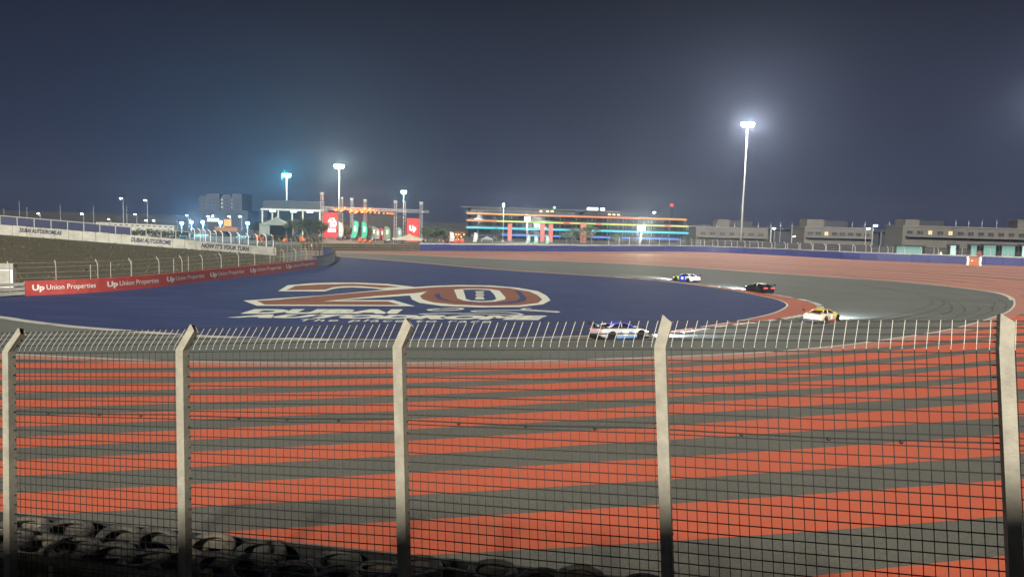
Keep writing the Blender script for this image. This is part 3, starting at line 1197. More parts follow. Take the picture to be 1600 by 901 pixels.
# ---- tyre wall
def tyre_mesh():
    R, w = 0.325, 0.105
    prof = [(0.205, -0.085), (0.235, -0.102), (0.285, -0.105), (0.312, -0.092), (0.322, -0.07), (0.316, -0.066), (0.316, -0.056), (0.325, -0.052), (0.325, -0.012), (0.317, -0.008), (0.317, 0.008),
            (0.325, 0.012), (0.325, 0.052), (0.316, 0.056), (0.316, 0.066), (0.322, 0.07), (0.312, 0.092), (0.285, 0.105), (0.235, 0.102), (0.205, 0.085), (0.212, 0.07), (0.292, 0.055), (0.296, 0), (0.292, -0.055), (0.212, -0.07)]
    n = 40
    mb = MB()
    m_ = len(prof)
    vs_, fs = [], []
    for i in range(n):
        a = 2 * pi * i / n
        for j, (r, z) in enumerate(prof):
            rr = r
            if 3 <= j <= 16 and i % 2:
                rr = r - 0.004
            vs_.append((rr * cos(a), rr * sin(a), z))
    for i in range(n):
        for j in range(m_):
            fs.append((i * m_ + j, ((i + 1) % n) * m_ + j, ((i + 1) % n) * m_ + (j + 1) % m_, i * m_ + (j + 1) % m_))
    mb.add(vs_, fs)
    return mb


M_TYRE = mat('worn dusty tyre rubber', (0.062, 0.059, 0.052), 0.75, var=0.55, scale=4.5, bump=0.35, bscale=26)
M_TYRE2 = mat('sun bleached tyre rubber', (0.13, 0.115, 0.088), 0.8, var=0.5, scale=4.0, bump=0.35, bscale=26)
tyre_me = [tyre_mesh().mesh('tyre', M_TYRE, False), tyre_mesh().mesh('tyre', M_TYRE2, False)]
TY = [  # px, py, rear row?, tilt x, tilt y
    (36, 822, 1, .05, -.12), (105, 828, 1, .02, -.1), (187, 845, 1, .12, -.42), (243, 848, 1, .10, -.40), (328, 853, 1, 0, -.12), (407, 861, 1, .04, .05), (470, 884, 1, .1, -.35),
    (526, 878, 1, .03, 0), (590, 890, 1, .0, -.2), (652, 886, 1, .02, -.02), (769, 893, 1, .0, -.05), (705, 903, 1, .05, -.2), (907, 905, 1, 0, .05), (845, 911, 1, .1, .1), (1010, 918, 1, 0, 0),
    (8, 851, 0, 0, -.1), (58, 860, 0, .05, -.12), (114, 862, 0, .02, -.05), (170, 875, 0, .1, -.12), (226, 880, 0, .04, .1), (278, 884, 0, .02, -.1), (338, 890, 0, .0, -.2), (392, 896, 0, .05, -.25), (452, 905, 0, 0, -.1),
    (520, 914, 0, 0, .1), (-40, 835, 1, 0, 0), (620, 922, 0, 0, 0), (-30, 868, 0, 0, .1)]
WT = None
tops = []
for i, (x, y, rear, tx, ty_) in enumerate(TY):
    D = 10.1 - x / 900 * 1.15 - (0 if rear else 0.72)
    p = atD(x, y + (7 if rear else 2), D)
    tops.append(p)
    for lay in range(3 if rear else 2):
        o = link('tyre', tyre_me[1 if (i * 5 + lay * 3) % 4 == 0 else 0])
        j = rn.uniform
        o.location = p + Vector((j(-.05, .05), j(-.04, .04), 0)) * (1 if lay else 0) + Vector((0, 0, -0.215 * lay - (0.04 if lay else 0)))
        o.rotation_euler = ((tx, ty_, j(0, 6)) if lay == 0 else (j(-.05, .05), j(-.05, .05), j(0, 6)))
        if lay:
            lb_, gr_ = 'worn black tyre in the lower layers beneath another tyre of the wall', 'lower layer tyres of the tyre wall'
        elif abs(ty_) > .3:
            lb_, gr_ = 'worn black tyre lying steeply tilted on top of the tyre wall', 'tilted tyres of the tyre wall'
        elif rear:
            lb_, gr_ = 'worn tyre lying on top of the wall row against the black belt', 'top tyres against the black belt'
        else:
            lb_, gr_ = 'worn tyre lying on top of the wall row beside the mesh fence', 'top tyres beside the mesh fence'
        tag(o, lb_, 'tyre', gr_)

# black belting behind the tyres
b0, b1 = atD(0, 801, 10.75), atD(940, 901, 9.45)
dirb = (b1 - b0)
p0, p1 = b0 - dirb * 0.6, b0 + dirb * 1.7
belt = MB()
n_ = Vector((-dirb.y, dirb.x, 0)).normalized() * -0.04
zz = Vector((0, 0, -1.25))
belt.hexa([p0 + zz, p1 + zz, p1 + zz - n_, p0 + zz - n_], [p0, p1, p1 - n_, p0 - n_])
bw = empty('rubber_belt', p0 + zz, 'black rubber belt standing behind the tyre wall', 'belt')
relbuild(belt, 'sheet', M_BLACK, bw)
relbuild(MB().tube([p0 + Vector((0, 0, .012)) - n_, p1 + Vector((0, 0, .012)) - n_], 0.010, 6), 'edge_trim', mat('grey belt trim', (.10, .10, .095), .8), bw)

# verge: the raised ground that carries fence and tyres, with a face down to the runoff
vg = MB()
rows = []
for t in range(-3, 9):
    kb = KN[1] + (KN[5] - KN[1]) * ((t - 0) / 4)
    base = kb + DN * (PH - 0.04)
    zt = b0 + dirb * ((t + 0.5) / 4.0)
    zq = zt.z - 1.22
    e1 = Vector((zt.x, zt.y + 0.35, zq))
    rows.append([base - FN * 4.5 + Vector((0, 0, 0.3)), base, base.lerp(e1, .35) + Vector((0, 0, -.25)), e1, e1 + FN * 0.2 + Vector((0, 0, -3.2))])
vg.loft([[tuple(p) for p in r] for r in rows], closed=False, caps=False)
M_VERGE = paving('dark verge gravel', (0.065, 0.055, 0.035), rough=0.95, fine=0.5, patch=0.3, fscale=25)
verge = struct(vg.build('verge', M_VERGE))

# steel rail between fence and tyres
r0, r1 = atD(-60, 852, 8.95), atD(283, 899, 8.05)
rd = (r1 - r0)
rr = empty('guard_rail', r0 + Vector((0, 0, -0.9)), 'rusty olive double beam rail between the mesh fence and the tyres', 'guard rail')
M_RAIL = mat('weathered olive steel', (0.17, 0.135, 0.07), 0.6, 0.2, var=0.35, scale=3)
prof = [(0, 0), (0.04, -0.03), (0.075, -0.05), (0.075, -0.10), (0.01, -0.14), (0.01, -0.17), (0.075, -0.21), (0.075, -0.26), (0.04, -0.28), (0, -0.31), (-0.012, -0.31), (0.05, -0.26), (0.05, -0.21), (-0.012, -0.17), (-0.012, -0.14), (0.05, -0.10), (0.05, -0.05), (-0.012, 0)]
nn = Vector((rd.y, -rd.x, 0)).normalized()
for k_ in range(4):
    a, b = r0 + rd * (k_ * 0.62 - 0.02), r0 + rd * (k_ * 0.62 + 0.605)
    mb = MB()
    mb.loft([[tuple(e_ + nn * u + Vector((0, 0, v))) for u, v in prof] for e_ in (a, b)])
    relbuild(mb, 'beam', M_RAIL, rr)
    c = r0 + rd * (k_ * 0.62 + 0.46)
    relbuild(MB().box(c - nn * 0.08 + Vector((0, 0, -0.5)), (0.09, 0.12, 1.1), math.atan2(rd.y, rd.x)), 'post', M_RAIL, rr)
    relbuild(MB().box(c + nn * 0.085 + Vector((0, 0, -0.12)), (0.07, 0.02, 0.12), math.atan2(rd.y, rd.x)), 'bracket', M_GALV, rr)

# unseen stand, added so its roof shades the lower fence posts and tyres
st = empty('grandstand', (-4, -9, 2.0), 'unseen roofed concrete stand added behind the viewpoint to cast shade', 'grandstand')
LOC = Vector((-4, -9, 2.0))


def sbox(name, c, s, m):
    relbuild(MB().box(c, s), name, m, st)


sbox('terrace', (-4, -4.0, 4.6), (40, 9.0, 5.2), M_CONC)
for i in range(6):
    sbox('step', (-4, -9.2 - i * 0.8, 5.0 + i * 0.2), (40, 0.8, 6.0 + i * 0.4), M_CONC)
sbox('back_wall', (-4, -14.2, 8.0), (40, 0.3, 12), M_CONC)
sbox('roof', (-4, -9.0, 12.2), (50, 11.0, 0.3), M_GALV)
for x in (-22, -13, 5, 14):
    sbox('column', (x, -9.0, 9.55), (0.35, 0.35, 5.0), M_CONC)

# ================================================================== CARS
M_GLASS = mat('dark car glass', (0.012, 0.013, 0.016), 0.08, spec=0.8)
M_CARB = mat('black car trim', (0.012, 0.012, 0.013), 0.4)
M_RIM = mat('dark alloy', (0.10, 0.10, 0.11), 0.35, 0.8)
M_RUB = mat('car tyre rubber', (0.018, 0.018, 0.018), 0.8)
M_HEAD = mat('lit headlamp', (0.8, 0.85, 0.9), 0.2, emit=(0.85, 0.95, 1.0), estr=60)
M_TAIL = mat('lit tail lamp', (0.5, 0.02, 0.02), 0.3, emit=(1.0, 0.03, 0.03), estr=5)


def paintm(name, col):
    return mat(name, col, 0.25, 0.0, spec=0.6)


def body_ring(x, w, zl, zh, cr):
    zm = zl + (zh - zl) * 0.55
    half = [(w * 0.80, zl), (w * 0.98, zl + 0.05), (w, zm), (w * 0.965, zh - 0.06), (w * 0.86, zh), (w * 0.45, zh + cr)]
    r = [(x, y, z) for y, z in half] + [(x, 0, zh + cr * 1.2)] + [(x, -y, z) for y, z in reversed(half)]
    return r


ST = [(-2.28, .74, .42, .78, .02), (-2.22, .88, .30, .84, .02), (-1.95, .95, .20, .90, .03), (-1.35, 1.0, .15, .93, .02), (-.75, .965, .11, .88, .02), (0, .95, .10, .85, .02), (.7, .955, .10, .83, .03),
      (1.35, .99, .14, .80, .03), (1.8, .95, .15, .70, .03), (2.1, .86, .16, .58, .03), (2.28, .70, .18, .46, .02), (2.34, .5, .22, .38, .01)]


def make_car(pos, head, label, front, mid, rear, roofm, stripe, wing=True, nump=True, power=900.0):
    hd = math.atan2(head.y, head.x)
    c = empty('race_car', pos, label, 'race car', 'race cars on the hairpin', hd)
    mb = MB()
    for i in range(len(ST) - 1):
        mb.cur = 2 if ST[i][0] < -0.8 else (1 if ST[i][0] < 0.65 else 0)
        mb.loft([body_ring(*ST[i]), body_ring(*ST[i + 1])], caps=False)
    mb.cur = 2
    r_ = body_ring(*ST[0])
    mb.add(r_, [tuple(range(len(r_)))[::-1]])
    mb.cur = 0
    r_ = body_ring(*ST[-1])
    mb.add(r_, [tuple(range(len(r_)))])
    bd = mb.build('body', [front, mid, rear], c, True)
    MB().box((0, 0, 0.09), (4.3, 1.7, 0.04)).build('underfloor', M_CARB, c)
    MB().box((2.15, 0, 0.12), (0.55, 1.75, 0.05)).build('front_splitter', M_CARB, c)
    MB().box((-2.2, 0, 0.27), (0.3, 1.5, 0.22)).build('diffuser', M_CARB, c)
    MB().box((2.26, 0, 0.33), (0.16, 0.85, 0.14)).build('grille', M_CARB, c)
    # cabin
    g = MB()
    bq = [(-1.72, -.60, .90), (1.08, -.66, .82), (1.08, .66, .82), (-1.72, .60, .90)]
    mq = [(-1.05, -.60, 1.10), (.62, -.60, 1.06), (.62, .60, 1.06), (-1.05, .60, 1.10)]
    tq = [(-.72, -.50, 1.225), (.12, -.51, 1.235), (.12, .51, 1.235), (-.72, .50, 1.225)]
    g.loft([bq, mq, tq])
    cab_ = g.build('cabin_glass', M_GLASS, c)
    rf = MB()
    rf.loft([[(-1.0, -.50, 1.155), (-1.0, 0, 1.17), (-1.0, .50, 1.155)], [(-.7, -.53, 1.235), (-.7, 0, 1.262), (-.7, .53, 1.235)], [(-.1, -.54, 1.25), (-.1, 0, 1.285), (-.1, .54, 1.25)], [(.2, -.53, 1.235), (.2, 0, 1.262), (.2, .53, 1.235)]], closed=False, caps=False)
    rf.build('roof', roofm, c, True)
    for s in (-1, 1):
        MB().tube([(.18, s * .53, 1.235), (.62, s * .615, 1.065), (1.1, s * .68, .83)], 0.032, 6).build('pillar', roofm, cab_)
        MB().tube([(-.98, s * .51, 1.16), (-1.25, s * .60, 1.05), (-1.75, s * .62, .91)], 0.07, 6).build('pillar', rear, cab_)
        MB().tube([(-.25, s * .545, 1.24), (-.3, s * .68, .88)], 0.03, 6).build('pillar', mid, cab_)
        MB().box((.72, s * .92, .95), (.14, .2, .11)).build('mirror', mid, c)
        MB().box((0.0, s * .965, .20), (1.9, .03, .13)).build('sill', stripe, c)
        MB().box((-.05, s * .962, .58), (1.15, .012, .10)).build('side_stripe', stripe, c)
        if nump:
            MB().prism([(.3 * cos(a * pi / 8), .24 * sin(a * pi / 8)) for a in range(16)], 0, .006,
                       Matrix.Translation((-.1, s * .972, .56)) @ Matrix.Rotation(-s * pi / 2, 4, 'X')).build('number_roundel', M_WHITE, c)
        MB().hexa([(2.0, s * .82, .50), (2.22, s * .70, .44), (2.2, s * .52, .46), (1.95, s * .56, .56)], [(1.92, s * .86, .62), (2.18, s * .74, .52), (2.14, s * .52, .56), (1.86, s * .56, .68)]).build('headlight', M_HEAD, c)
        MB().box((-2.27, s * .56, .74), (.06, .52, .09)).build('tail_light', M_TAIL, c)
        for xw in (-1.36, 1.36):
            w = empty_part('wheel', c, (xw, s * .84, .335))
            t_ = MB()
            n = 28
            pr = [(.20, -.14), (.30, -.145), (.325, -.12), (.335, -.06), (.335, .06), (.325, .12), (.30, .145), (.20, .14)]
            for i in range(n):
                a0, a1 = 2 * pi * i / n, 2 * pi * (i + 1) / n
            t_.loft([[(r * cos(2 * pi * i / n), z, r * sin(2 * pi * i / n)) for r, z in pr] for i in range(n + 1)], caps=False)
            t_.build('tyre', M_RUB, w, True)
            rm = MB()
            for i in range(5):
                a = 2 * pi * i / 5
                rm.tube([(0, s * .10, 0), (.21 * cos(a), s * .13, .21 * sin(a))], [.05, .03], 5)
            rm.prism([(.215 * cos(a * pi / 10), .215 * sin(a * pi / 10)) for a in range(20)], -.06, .02, Matrix.Rotation(pi / 2, 4, 'X'))
            rm.build('rim', M_RIM, w)
            ar = MB()
            pts = [(xw + .41 * cos(a * pi / 12), .335 + .41 * sin(a * pi / 12)) for a in range(-2, 15)]
            ar.prism(pts, 0, .02, Matrix.Translation((0, s * .985 + (.01 if s > 0 else .01), 0)) @ Matrix.Rotation(pi / 2, 4, 'X'))
            ar.build('wheel_arch', M_CARB, c)
    MB().box((1.55, 0, .845), (.5, .5, .02)).build('bonnet_vent', M_CARB, c)
    if wing:
        wg = MB()
        wg.loft([[(-2.42, y, 1.20), (-2.30, y, 1.225), (-2.05, y, 1.18), (-2.30, y, 1.185)] for y in (-.88, .88)])
        wo = wg.build('rear_wing', stripe, c)
        for s in (-1, 1):
            MB().box((-2.23, s * .89, 1.18), (.42, .02, .2)).build('end_plate', M_CARB, wo)
            MB().box((-2.12, s * .4, 1.03), (.14, .03, .36)).build('wing_strut', M_CARB, wo)
    ld = bpy.data.lights.new('headlight_beam', 'SPOT')
    ld.energy = power
    ld.spot_size = radians(58)
    ld.spot_blend = 0.8
    ld.color = (0.80, 0.93, 1.0)
    ld.shadow_soft_size = 0.15
    lo_ = bpy.data.objects.new('headlight_beam', ld)
    C.objects.link(lo_)
    lo_.parent = c
    lo_.location = (2.45, 0, 0.55)
    lo_.rotation_euler = Vector((-1, 0, 0.05)).to_track_quat('Z', 'Y').to_euler()
    return c


def empty_part(name, parent, loc):
    o = bpy.data.objects.new(name, None)
    o.empty_display_size = 0.1
    C.objects.link(o)
    o.parent = parent
    o.location = loc
    return o


P_SILVER = paintm('silver white car paint', (0.42, 0.43, 0.45))
P_BLUE = paintm('electric blue car paint', (0.03, 0.06, 0.62))
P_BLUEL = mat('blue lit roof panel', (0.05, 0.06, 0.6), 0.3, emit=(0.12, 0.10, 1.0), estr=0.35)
P_SKY = paintm('sky blue car paint', (0.07, 0.22, 0.55))
P_YEL = paintm('yellow car paint', (0.62, 0.47, 0.03))
P_LIME = paintm('lime car paint', (0.50, 0.55, 0.05))
P_CREAM = paintm('cream car paint', (0.55, 0.48, 0.36))
P_WHT = paintm('white car paint', (0.66, 0.66, 0.66))
P_BLK = paintm('black car paint', (0.014, 0.014, 0.018))
P_RED = paintm('red car paint', (0.45, 0.05, 0.04))


def trk(px, py):
    p = gp(px, py)
    return Vector((p.x, p.y, 0.014))


make_car(trk(968, 528), gp(1030, 525) - gp(920, 531), 'silver race car with electric blue roof running along the blue infield', P_WHT, P_SILVER, P_SILVER, P_BLUEL, P_SKY, power=12000)
make_car(trk(1284, 502), gp(1345, 489) - gp(1262, 503), 'cream race car with yellow nose at the tip of the red kerb', P_YEL, P_CREAM, P_CREAM, P_YEL, P_RED, power=12000)
make_car(trk(1186, 456), gp(1100, 441.5) - gp(1200, 458), 'black race car showing lit red tail lights beside the kerb', P_BLK, P_BLK, P_BLK, P_WHT, P_BLK, nump=False, power=12000)
make_car(trk(1072, 439.5), gp(1000, 431) - gp(1080, 440.5), 'race car with lime nose, blue doors and white tail on the far side', P_LIME, P_BLUE, P_WHT, P_WHT, P_BLUE, power=12000)

# ================================================================== LIGHTING MASTS
M_POLE = mat('painted steel pole', (0.34, 0.34, 0.35), 0.5, 0.3)
LE = {}


def lampmat(name, col, s):
    return mat(name, tuple(0.03 + 0.04 * c for c in col), 0.3, emit=col, estr=s)


def groundz(p):
    return 0.0


def glow(parent, loc, col, power, rad):
    ld = bpy.data.lights.new('lamp_light', 'POINT')
    ld.energy = power
    ld.color = col
    ld.shadow_soft_size = rad
    o = bpy.data.objects.new('lamp_light', ld)
    C.objects.link(o)
    o.parent = parent
    o.location = loc
    return o


def mast(px, py, Y, label, col, strength, r=0.28, nl=8, width=3.2, group='floodlight masts', tiltpx=0, face=None, size=0.75):
    top = at(px, py, Y)
    b = Vector((top.x, top.y, 0))
    m_ = empty('floodlight_mast', b, label, 'floodlight', group)
    hh = top.z
    MB().tube([(0, 0, 0), (0, 0, hh * 0.5), (0, 0, hh)], [r, r * 0.75, r * 0.5], 10).build('pole', M_POLE, m_, True)
    MB().box((0, 0, 0.15), (1.2, 1.2, 0.3)).build('base_plate', M_CONC, m_)
    hb = MB()
    hb.box((0, 0, hh), (width, 0.25, 0.18)).box((0, 0, hh - 0.7), (width * 0.8, 0.25, 0.18)).box((0, 0, hh - .35), (0.3, 0.3, 1.0))
    hb.build('crossarm', M_POLE, m_)
    lm = lampmat('floodlight lens %s' % label[:18], col, 14)
    glow(m_, (0, -3.4, hh - 0.1), col, strength * 82, 0.5)
    for i in range(nl):
        row = i % 2
        x = (i // 2 - (nl / 2 - 1) / 2) * (width * 0.95 / (nl / 2)) * (1 if row == 0 else 0.8)
        z = hh + 0.3 - row * 0.72
        f = MB().box((x, -0.12, z), (size * 0.9, 0.3, size * 0.72)).build('lamp_housing', M_DARKM, m_)
        MB().hexa([(x - size * .4, -0.29, z - size * .3), (x + size * .4, -0.29, z - size * .3), (x + size * .4, -0.272, z - size * .3), (x - size * .4, -0.272, z - size * .3)],
                  [(x - size * .4, -0.29, z + size * .3), (x + size * .4, -0.29, z + size * .3), (x + size * .4, -0.272, z + size * .3), (x - size * .4, -0.272, z + size * .3)]).build('lens', lm, f)
    return m_


mast(1168, 195, 290, 'tallest floodlight mast with white lamps beyond the blue barrier', (1, 0.95, 0.86), 620, nl=8, width=5.6, r=0.42, size=1.35)
mast(1622, 172, 250, 'floodlight mast beyond the marshal panel at the barrier', (1, 0.95, 0.90), 200, nl=8, width=4.6, r=0.42, size=1.0)
mast(530, 260, 305, 'warm white floodlight mast rising behind the stage truss', (0.90, 1.0, 0.70), 300, nl=8, width=4.6, r=0.36, size=1.15)
mast(448, 274, 330, 'cyan tinted floodlight mast behind the marquee tent', (0.16, 0.88, 1.0), 260, nl=8, width=4.2, r=0.3, size=1.1)
mast(631, 300, 325, 'pale green floodlight mast behind the stage screen', (0.60, 1.0, 0.80), 80, nl=6, width=2.6, r=0.25)
mast(1002, 356, 300, 'short very bright floodlight before the colour banded building', (1, 0.96, 0.66), 480, nl=4, width=3.6, r=0.13, size=1.6)
mast(824, 342, 310, 'short bright floodlight before the green band of the building', (0.95, 1, 0.92), 160, nl=4, width=2.4, r=0.13, size=1.1)
mast(787, 320, 320, 'tall slim floodlight before the left end of the building', (0.95, 1, 0.98), 35, nl=2, width=1.2, r=0.14)


def street_lamp(px, py, Y, label, col=(1, 0.9, 0.7), s=60, group='street lamps', arm=-1, size=0.5):
    top = at(px, py, Y)
    b = Vector((top.x, top.y, 0))
    m_ = empty('street_lamp', b, label, 'street lamp', group)
    hh = max(1.5, top.z)
    MB().tube([(0.9 * -arm, 0, 0), (0.9 * -arm, 0, hh - 0.4), (0.5 * -arm, 0, hh + 0.1), (0, 0, hh + .16)], [0.14, 0.1, 0.08, 0.06], 8).build('pole', M_POLE, m_)
    MB().box((0, 0, hh + size * .42), (size * 2.2, size * 0.9, 0.16)).build('lamp_head', M_DARKM, m_)
    MB().loft([[(-size * .9, -size * .4, hh + size * .33), (size * .9, -size * .4, hh + size * .33), (size * .9, size * .4, hh + size * .33), (-size * .9, size * .4, hh + size * .33)],
               [(-size * .6, -size * .3, hh - size * .3), (size * .6, -size * .3, hh - size * .3), (size * .6, size * .3, hh - size * .3), (-size * .6, size * .3, hh - size * .3)]]).build('lens', lampmat('street lens %s' % label[:16], col, s * 2), m_)
    return m_


for (x, y, Y, s) in ((189, 310, 330, 60), (227, 313, 340, 60)):
    street_lamp(x, y, Y, 'tall twin street lamp standing far behind the slogan wall', (1, 0.97, 0.85), s, 'tall lamps behind the wall', size=0.55)
for (x, y, Y, s) in ((60, 333.5, 380, 40), (128, 334, 380, 40), (170, 342.5, 400, 35), (211, 335, 380, 30), (228, 344.5, 400, 40), (240, 344.5, 400, 25)):
    street_lamp(x, y, Y, 'small warm street lamp glowing low behind the wall railing', (1, 0.88, 0.62), s, 'small lamps behind the railing', size=0.55)
for (x, y, Y, s) in ((292, 336.5, 400, 45), (325, 338, 390, 40), (332, 337.5, 390, 40), (375, 338, 380, 45)):
    street_lamp(x, y, Y, 'small white lamp before the stepped building', (1, 0.97, 0.8), s, 'small lamps by the stepped building', size=0.5)
street_lamp(358, 338.5, 370, 'small amber lamp above the orange kiosk', (1, 0.62, 0.15), 45, size=0.5)
for x in (284, 299, 317, 344.5, 387):
    y = 348.5 if x in (284, 387) else 347
    t_ = at(x, y, 300)
    fl = empty('flood_lamp', (t_.x, t_.y, 0), 'low bluish white flood lamp glowing behind the catch fence', 'flood lamp', 'low bluish flood lamps')
    MB().tube([(0, 0, 0), (0, 0, t_.z - .5)], 0.1, 8).build('pole', M_POLE, fl)
    hd = MB().box((0, 0.1, t_.z), (1.3, 0.3, 1.0)).build('housing', M_DARKM, fl)
    MB().prism([(-.6, -.45), (.6, -.45), (.6, .45), (-.6, .45)], 0, 0.02, Matrix.Translation((0, -.06, t_.z)) @ Matrix.Rotation(pi / 2, 4, 'X')).build('lens', lampmat('bluish flood lens', (0.30, 0.75, 1.0), 14), hd)
    glow(fl, (0, -.7, t_.z), (0.30, 0.75, 1.0), 6500, 0.3)
street_lamp(1209, 357, 300, 'white street lamp between the tall mast and the sand building', (1, 0.95, 0.85), 60, size=0.6, arm=1)
street_lamp(1357, 357.5, 290, 'white street lamp beside the blue white flood lamp', (1, 0.97, 0.9), 55, size=0.6, arm=1)
street_lamp(1368, 352.5, 295, 'blue white flood lamp on a pole before the sand buildings', (0.75, 0.92, 1.0), 85, size=0.7, arm=1)
street_lamp(1241, 369, 300, 'low pale lamp near the grey fence', (1, 0.97, 0.9), 30, size=0.4, arm=1)
street_lamp(1022, 332, 390, 'pair of white lamps on the building roof', (0.95, 1, 1), 30, size=0.6, arm=1)
# thin poles and a crane on the left skyline
for (x, y, Y) in ((6, 327, 420), (30, 315, 430), (42, 325, 420), (94, 321, 420), (146, 323, 430), (198, 322, 400)):
    t_ = at(x, y, Y)
    o = MB().tube([(0, 0, 0), (0, 0, t_.z)], [0.16, 0.1], 6).box((0, 0, t_.z), (0.8, 0.2, 0.15)).build('mast_pole', M_POLE)
    o.location = (t_.x, Y, 0)
    tag(o, 'thin unlit pole on the skyline behind the wall railing', 'pole', 'thin skyline poles')

# ================================================================== STAGE AREA
M_TRUSS = mat('aluminium truss', (0.46, 0.45, 0.46), 0.4, 0.5)


def lattice(mb, a, b, w, step=1.2, r=0.055):
    a, b = Vector(a), Vector(b)
    t = (b - a).normalized()
    u = t.orthogonal().normalized() if abs(t.z) < .9 else Vector((1, 0, 0))
    if abs(t.z) < .9:
        u = Vector((0, 0, 1))
    v = t.cross(u).normalized()
    cs = [u * w + v * w, u * w - v * w, -u * w - v * w, -u * w + v * w]
    for c_ in cs:
        mb.tube([a + c_, b + c_], r, 4)
    n = max(1, int((b - a).length / step))
    for i in range(n):
        p, q = a.lerp(b, i / n), a.lerp(b, (i + 1) / n)
        for k_ in range(4):
            mb.tube([p + cs[k_], q + cs[(k_ + 1) % 4]], r * .6, 3, False)
    return mb


tw_px = [(503, 302, 285), (534, 309.5, 308), (550, 311, 308), (570.7, 313, 308), (618, 315, 285), (632.3, 316, 300), (658.3, 317, 285)]
tw_lab = ['stage truss tower beside the left red screen', 'slim stage truss tower behind the red screen', 'slim rear truss tower behind the orange stage lamps', 'slim rear truss tower at the end of the large orange lamps',
          'stage truss tower carrying the end of the lamp beam', 'slim rear truss tower left of the UP screen', 'stage truss tower at the outer edge of the UP screen']
TWP = []
for (x, y, Y), lb in zip(tw_px, tw_lab):
    t_ = at(x, y, Y)
    o = empty('truss_tower', (t_.x, Y, 0), lb, 'truss tower', 'stage truss towers')
    lattice(MB(), (0, 0, 0), (0, 0, t_.z), 0.42, 1.3).build('lattice', M_TRUSS, o)
    MB().box((0, 0, t_.z + .15), (1.5, 1.2, 0.3)).box((0, 0, t_.z - .5), (1.0, 1.0, 0.25)).build('head_block', M_TRUSS, o)
    MB().box((0, 0, 0.1), (2.2, 2.2, 0.2)).build('base', M_DARKM, o)
    TWP.append(Vector((t_.x, Y, t_.z)))
bm_z = at(560, 328, 285).z
tb = empty('truss_beam', (TWP[0].x, 285, bm_z), 'long horizontal stage truss spanning between the towers', 'truss')
zl, zr = at(506, 325, 284).z, at(656, 330, 284).z
for a, b in ((Vector((TWP[0].x + .7, 284, zl)), Vector((TWP[4].x - .7, 284, zl * .3 + zr * .7))), (Vector((TWP[4].x + .7, 284, zl * .3 + zr * .7)), Vector((TWP[6].x - .7, 284, zr)))):
    relbuild(lattice(MB(), a, b, 0.5, 1.1), 'truss_section', M_TRUSS, tb)
relbuild(lattice(MB(), (TWP[1].x, 307, zl + .3), (TWP[5].x, 307, zr + .3), 0.45, 1.3), 'truss_section', M_TRUSS, tb)
for i in (0, 4, 6):
    relbuild(lattice(MB(), (TWP[i].x, 284.8, zl), (TWP[i].x, 307, zl), 0.45, 1.6), 'truss_section', M_TRUSS, tb)
M_AMB = lampmat('amber stage lens', (1, 0.095, 0.006), 3.2)
M_AMB2 = lampmat('warm stage lens', (1, 0.30, 0.02), 2.2)
for (u, v, s) in ((235, 262, 1), (315, 270, 1), (370, 240, .8), (465, 275, 1), (525, 297, .9), (550, 285, .7), (620, 290, 1), (660, 255, 1.1), (735, 262, 1.1), (683, 290, .6), (747, 297, .6), (440, 292, .6), (280, 245, .7), (600, 270, .8),
                  (808, 303, .5), (870, 306, .55), (938, 314, .5), (995, 315, .55), (1030, 316, .4), (1062, 319, .6)):
    t_ = at(500 + u * .10625, 300 + v * .10625, 283)
    big = s > .56
    s *= 1.35
    o = empty('stage_light', t_, 'large amber spotlight hanging under the stage truss' if big else 'small yellow spotlight hanging under the stage truss', 'stage light', 'large amber stage lamps' if big else 'small yellow stage lamps')
    if s > 1.2:
        glow(o, (0, -1.6, -.3), (1, .16, .02), 1300, .3)
    mt = Matrix.Rotation(radians(62), 4, 'X')
    MB().prism([(.42 * s * cos(a * pi / 6), .42 * s * sin(a * pi / 6)) for a in range(12)], -0.7 * s, -0.02, mt).build('housing', M_DARKM, o)
    MB().prism([(.40 * s * cos(a * pi / 6), .40 * s * sin(a * pi / 6)) for a in range(12)], 0.0, 0.03, mt).build('lens', M_AMB if big else M_AMB2, o)
    MB().tube([(-.4 * s, 0.1, 0), (-.4 * s, .2, .7 * s), (0, .3, .9 * s), (.4 * s, .2, .7 * s), (.4 * s, .1, 0)], 0.04, 4).build('yoke', M_DARKM, o)

M_SCR = mat('red led screen', (0.05, 0.004, 0.004), 0.5, emit=(1, 0.035, 0.03), estr=0.42)
M_SCRW = mat('white led pixels', (0.7, 0.7, 0.7), 0.5, emit=(1, 0.78, 0.92), estr=0.6)


def screen(x0, x1, y0, y1, Y, label):
    a, b = at(x0, y1, Y), at(x1, y0, Y)
    w, h_ = b.x - a.x, b.z - a.z
    o = empty('led_screen', (a.x, Y, a.z), label, 'screen', 'red stage screens')
    MB().box((w / 2, 0.3, h_ / 2), (w + .4, .5, h_ + .4)).build('frame', M_DARKM, o)
    MB().box((w / 2, 0.02, h_ / 2), (w, .04, h_)).build('display', M_SCR, o)
    MB().box((w * .2, .4, -a.z / 2), (.3, .3, a.z)).box((w * .8, .4, -a.z / 2), (.3, .3, a.z)).build('support', M_TRUSS, o)
    return o, w, h_


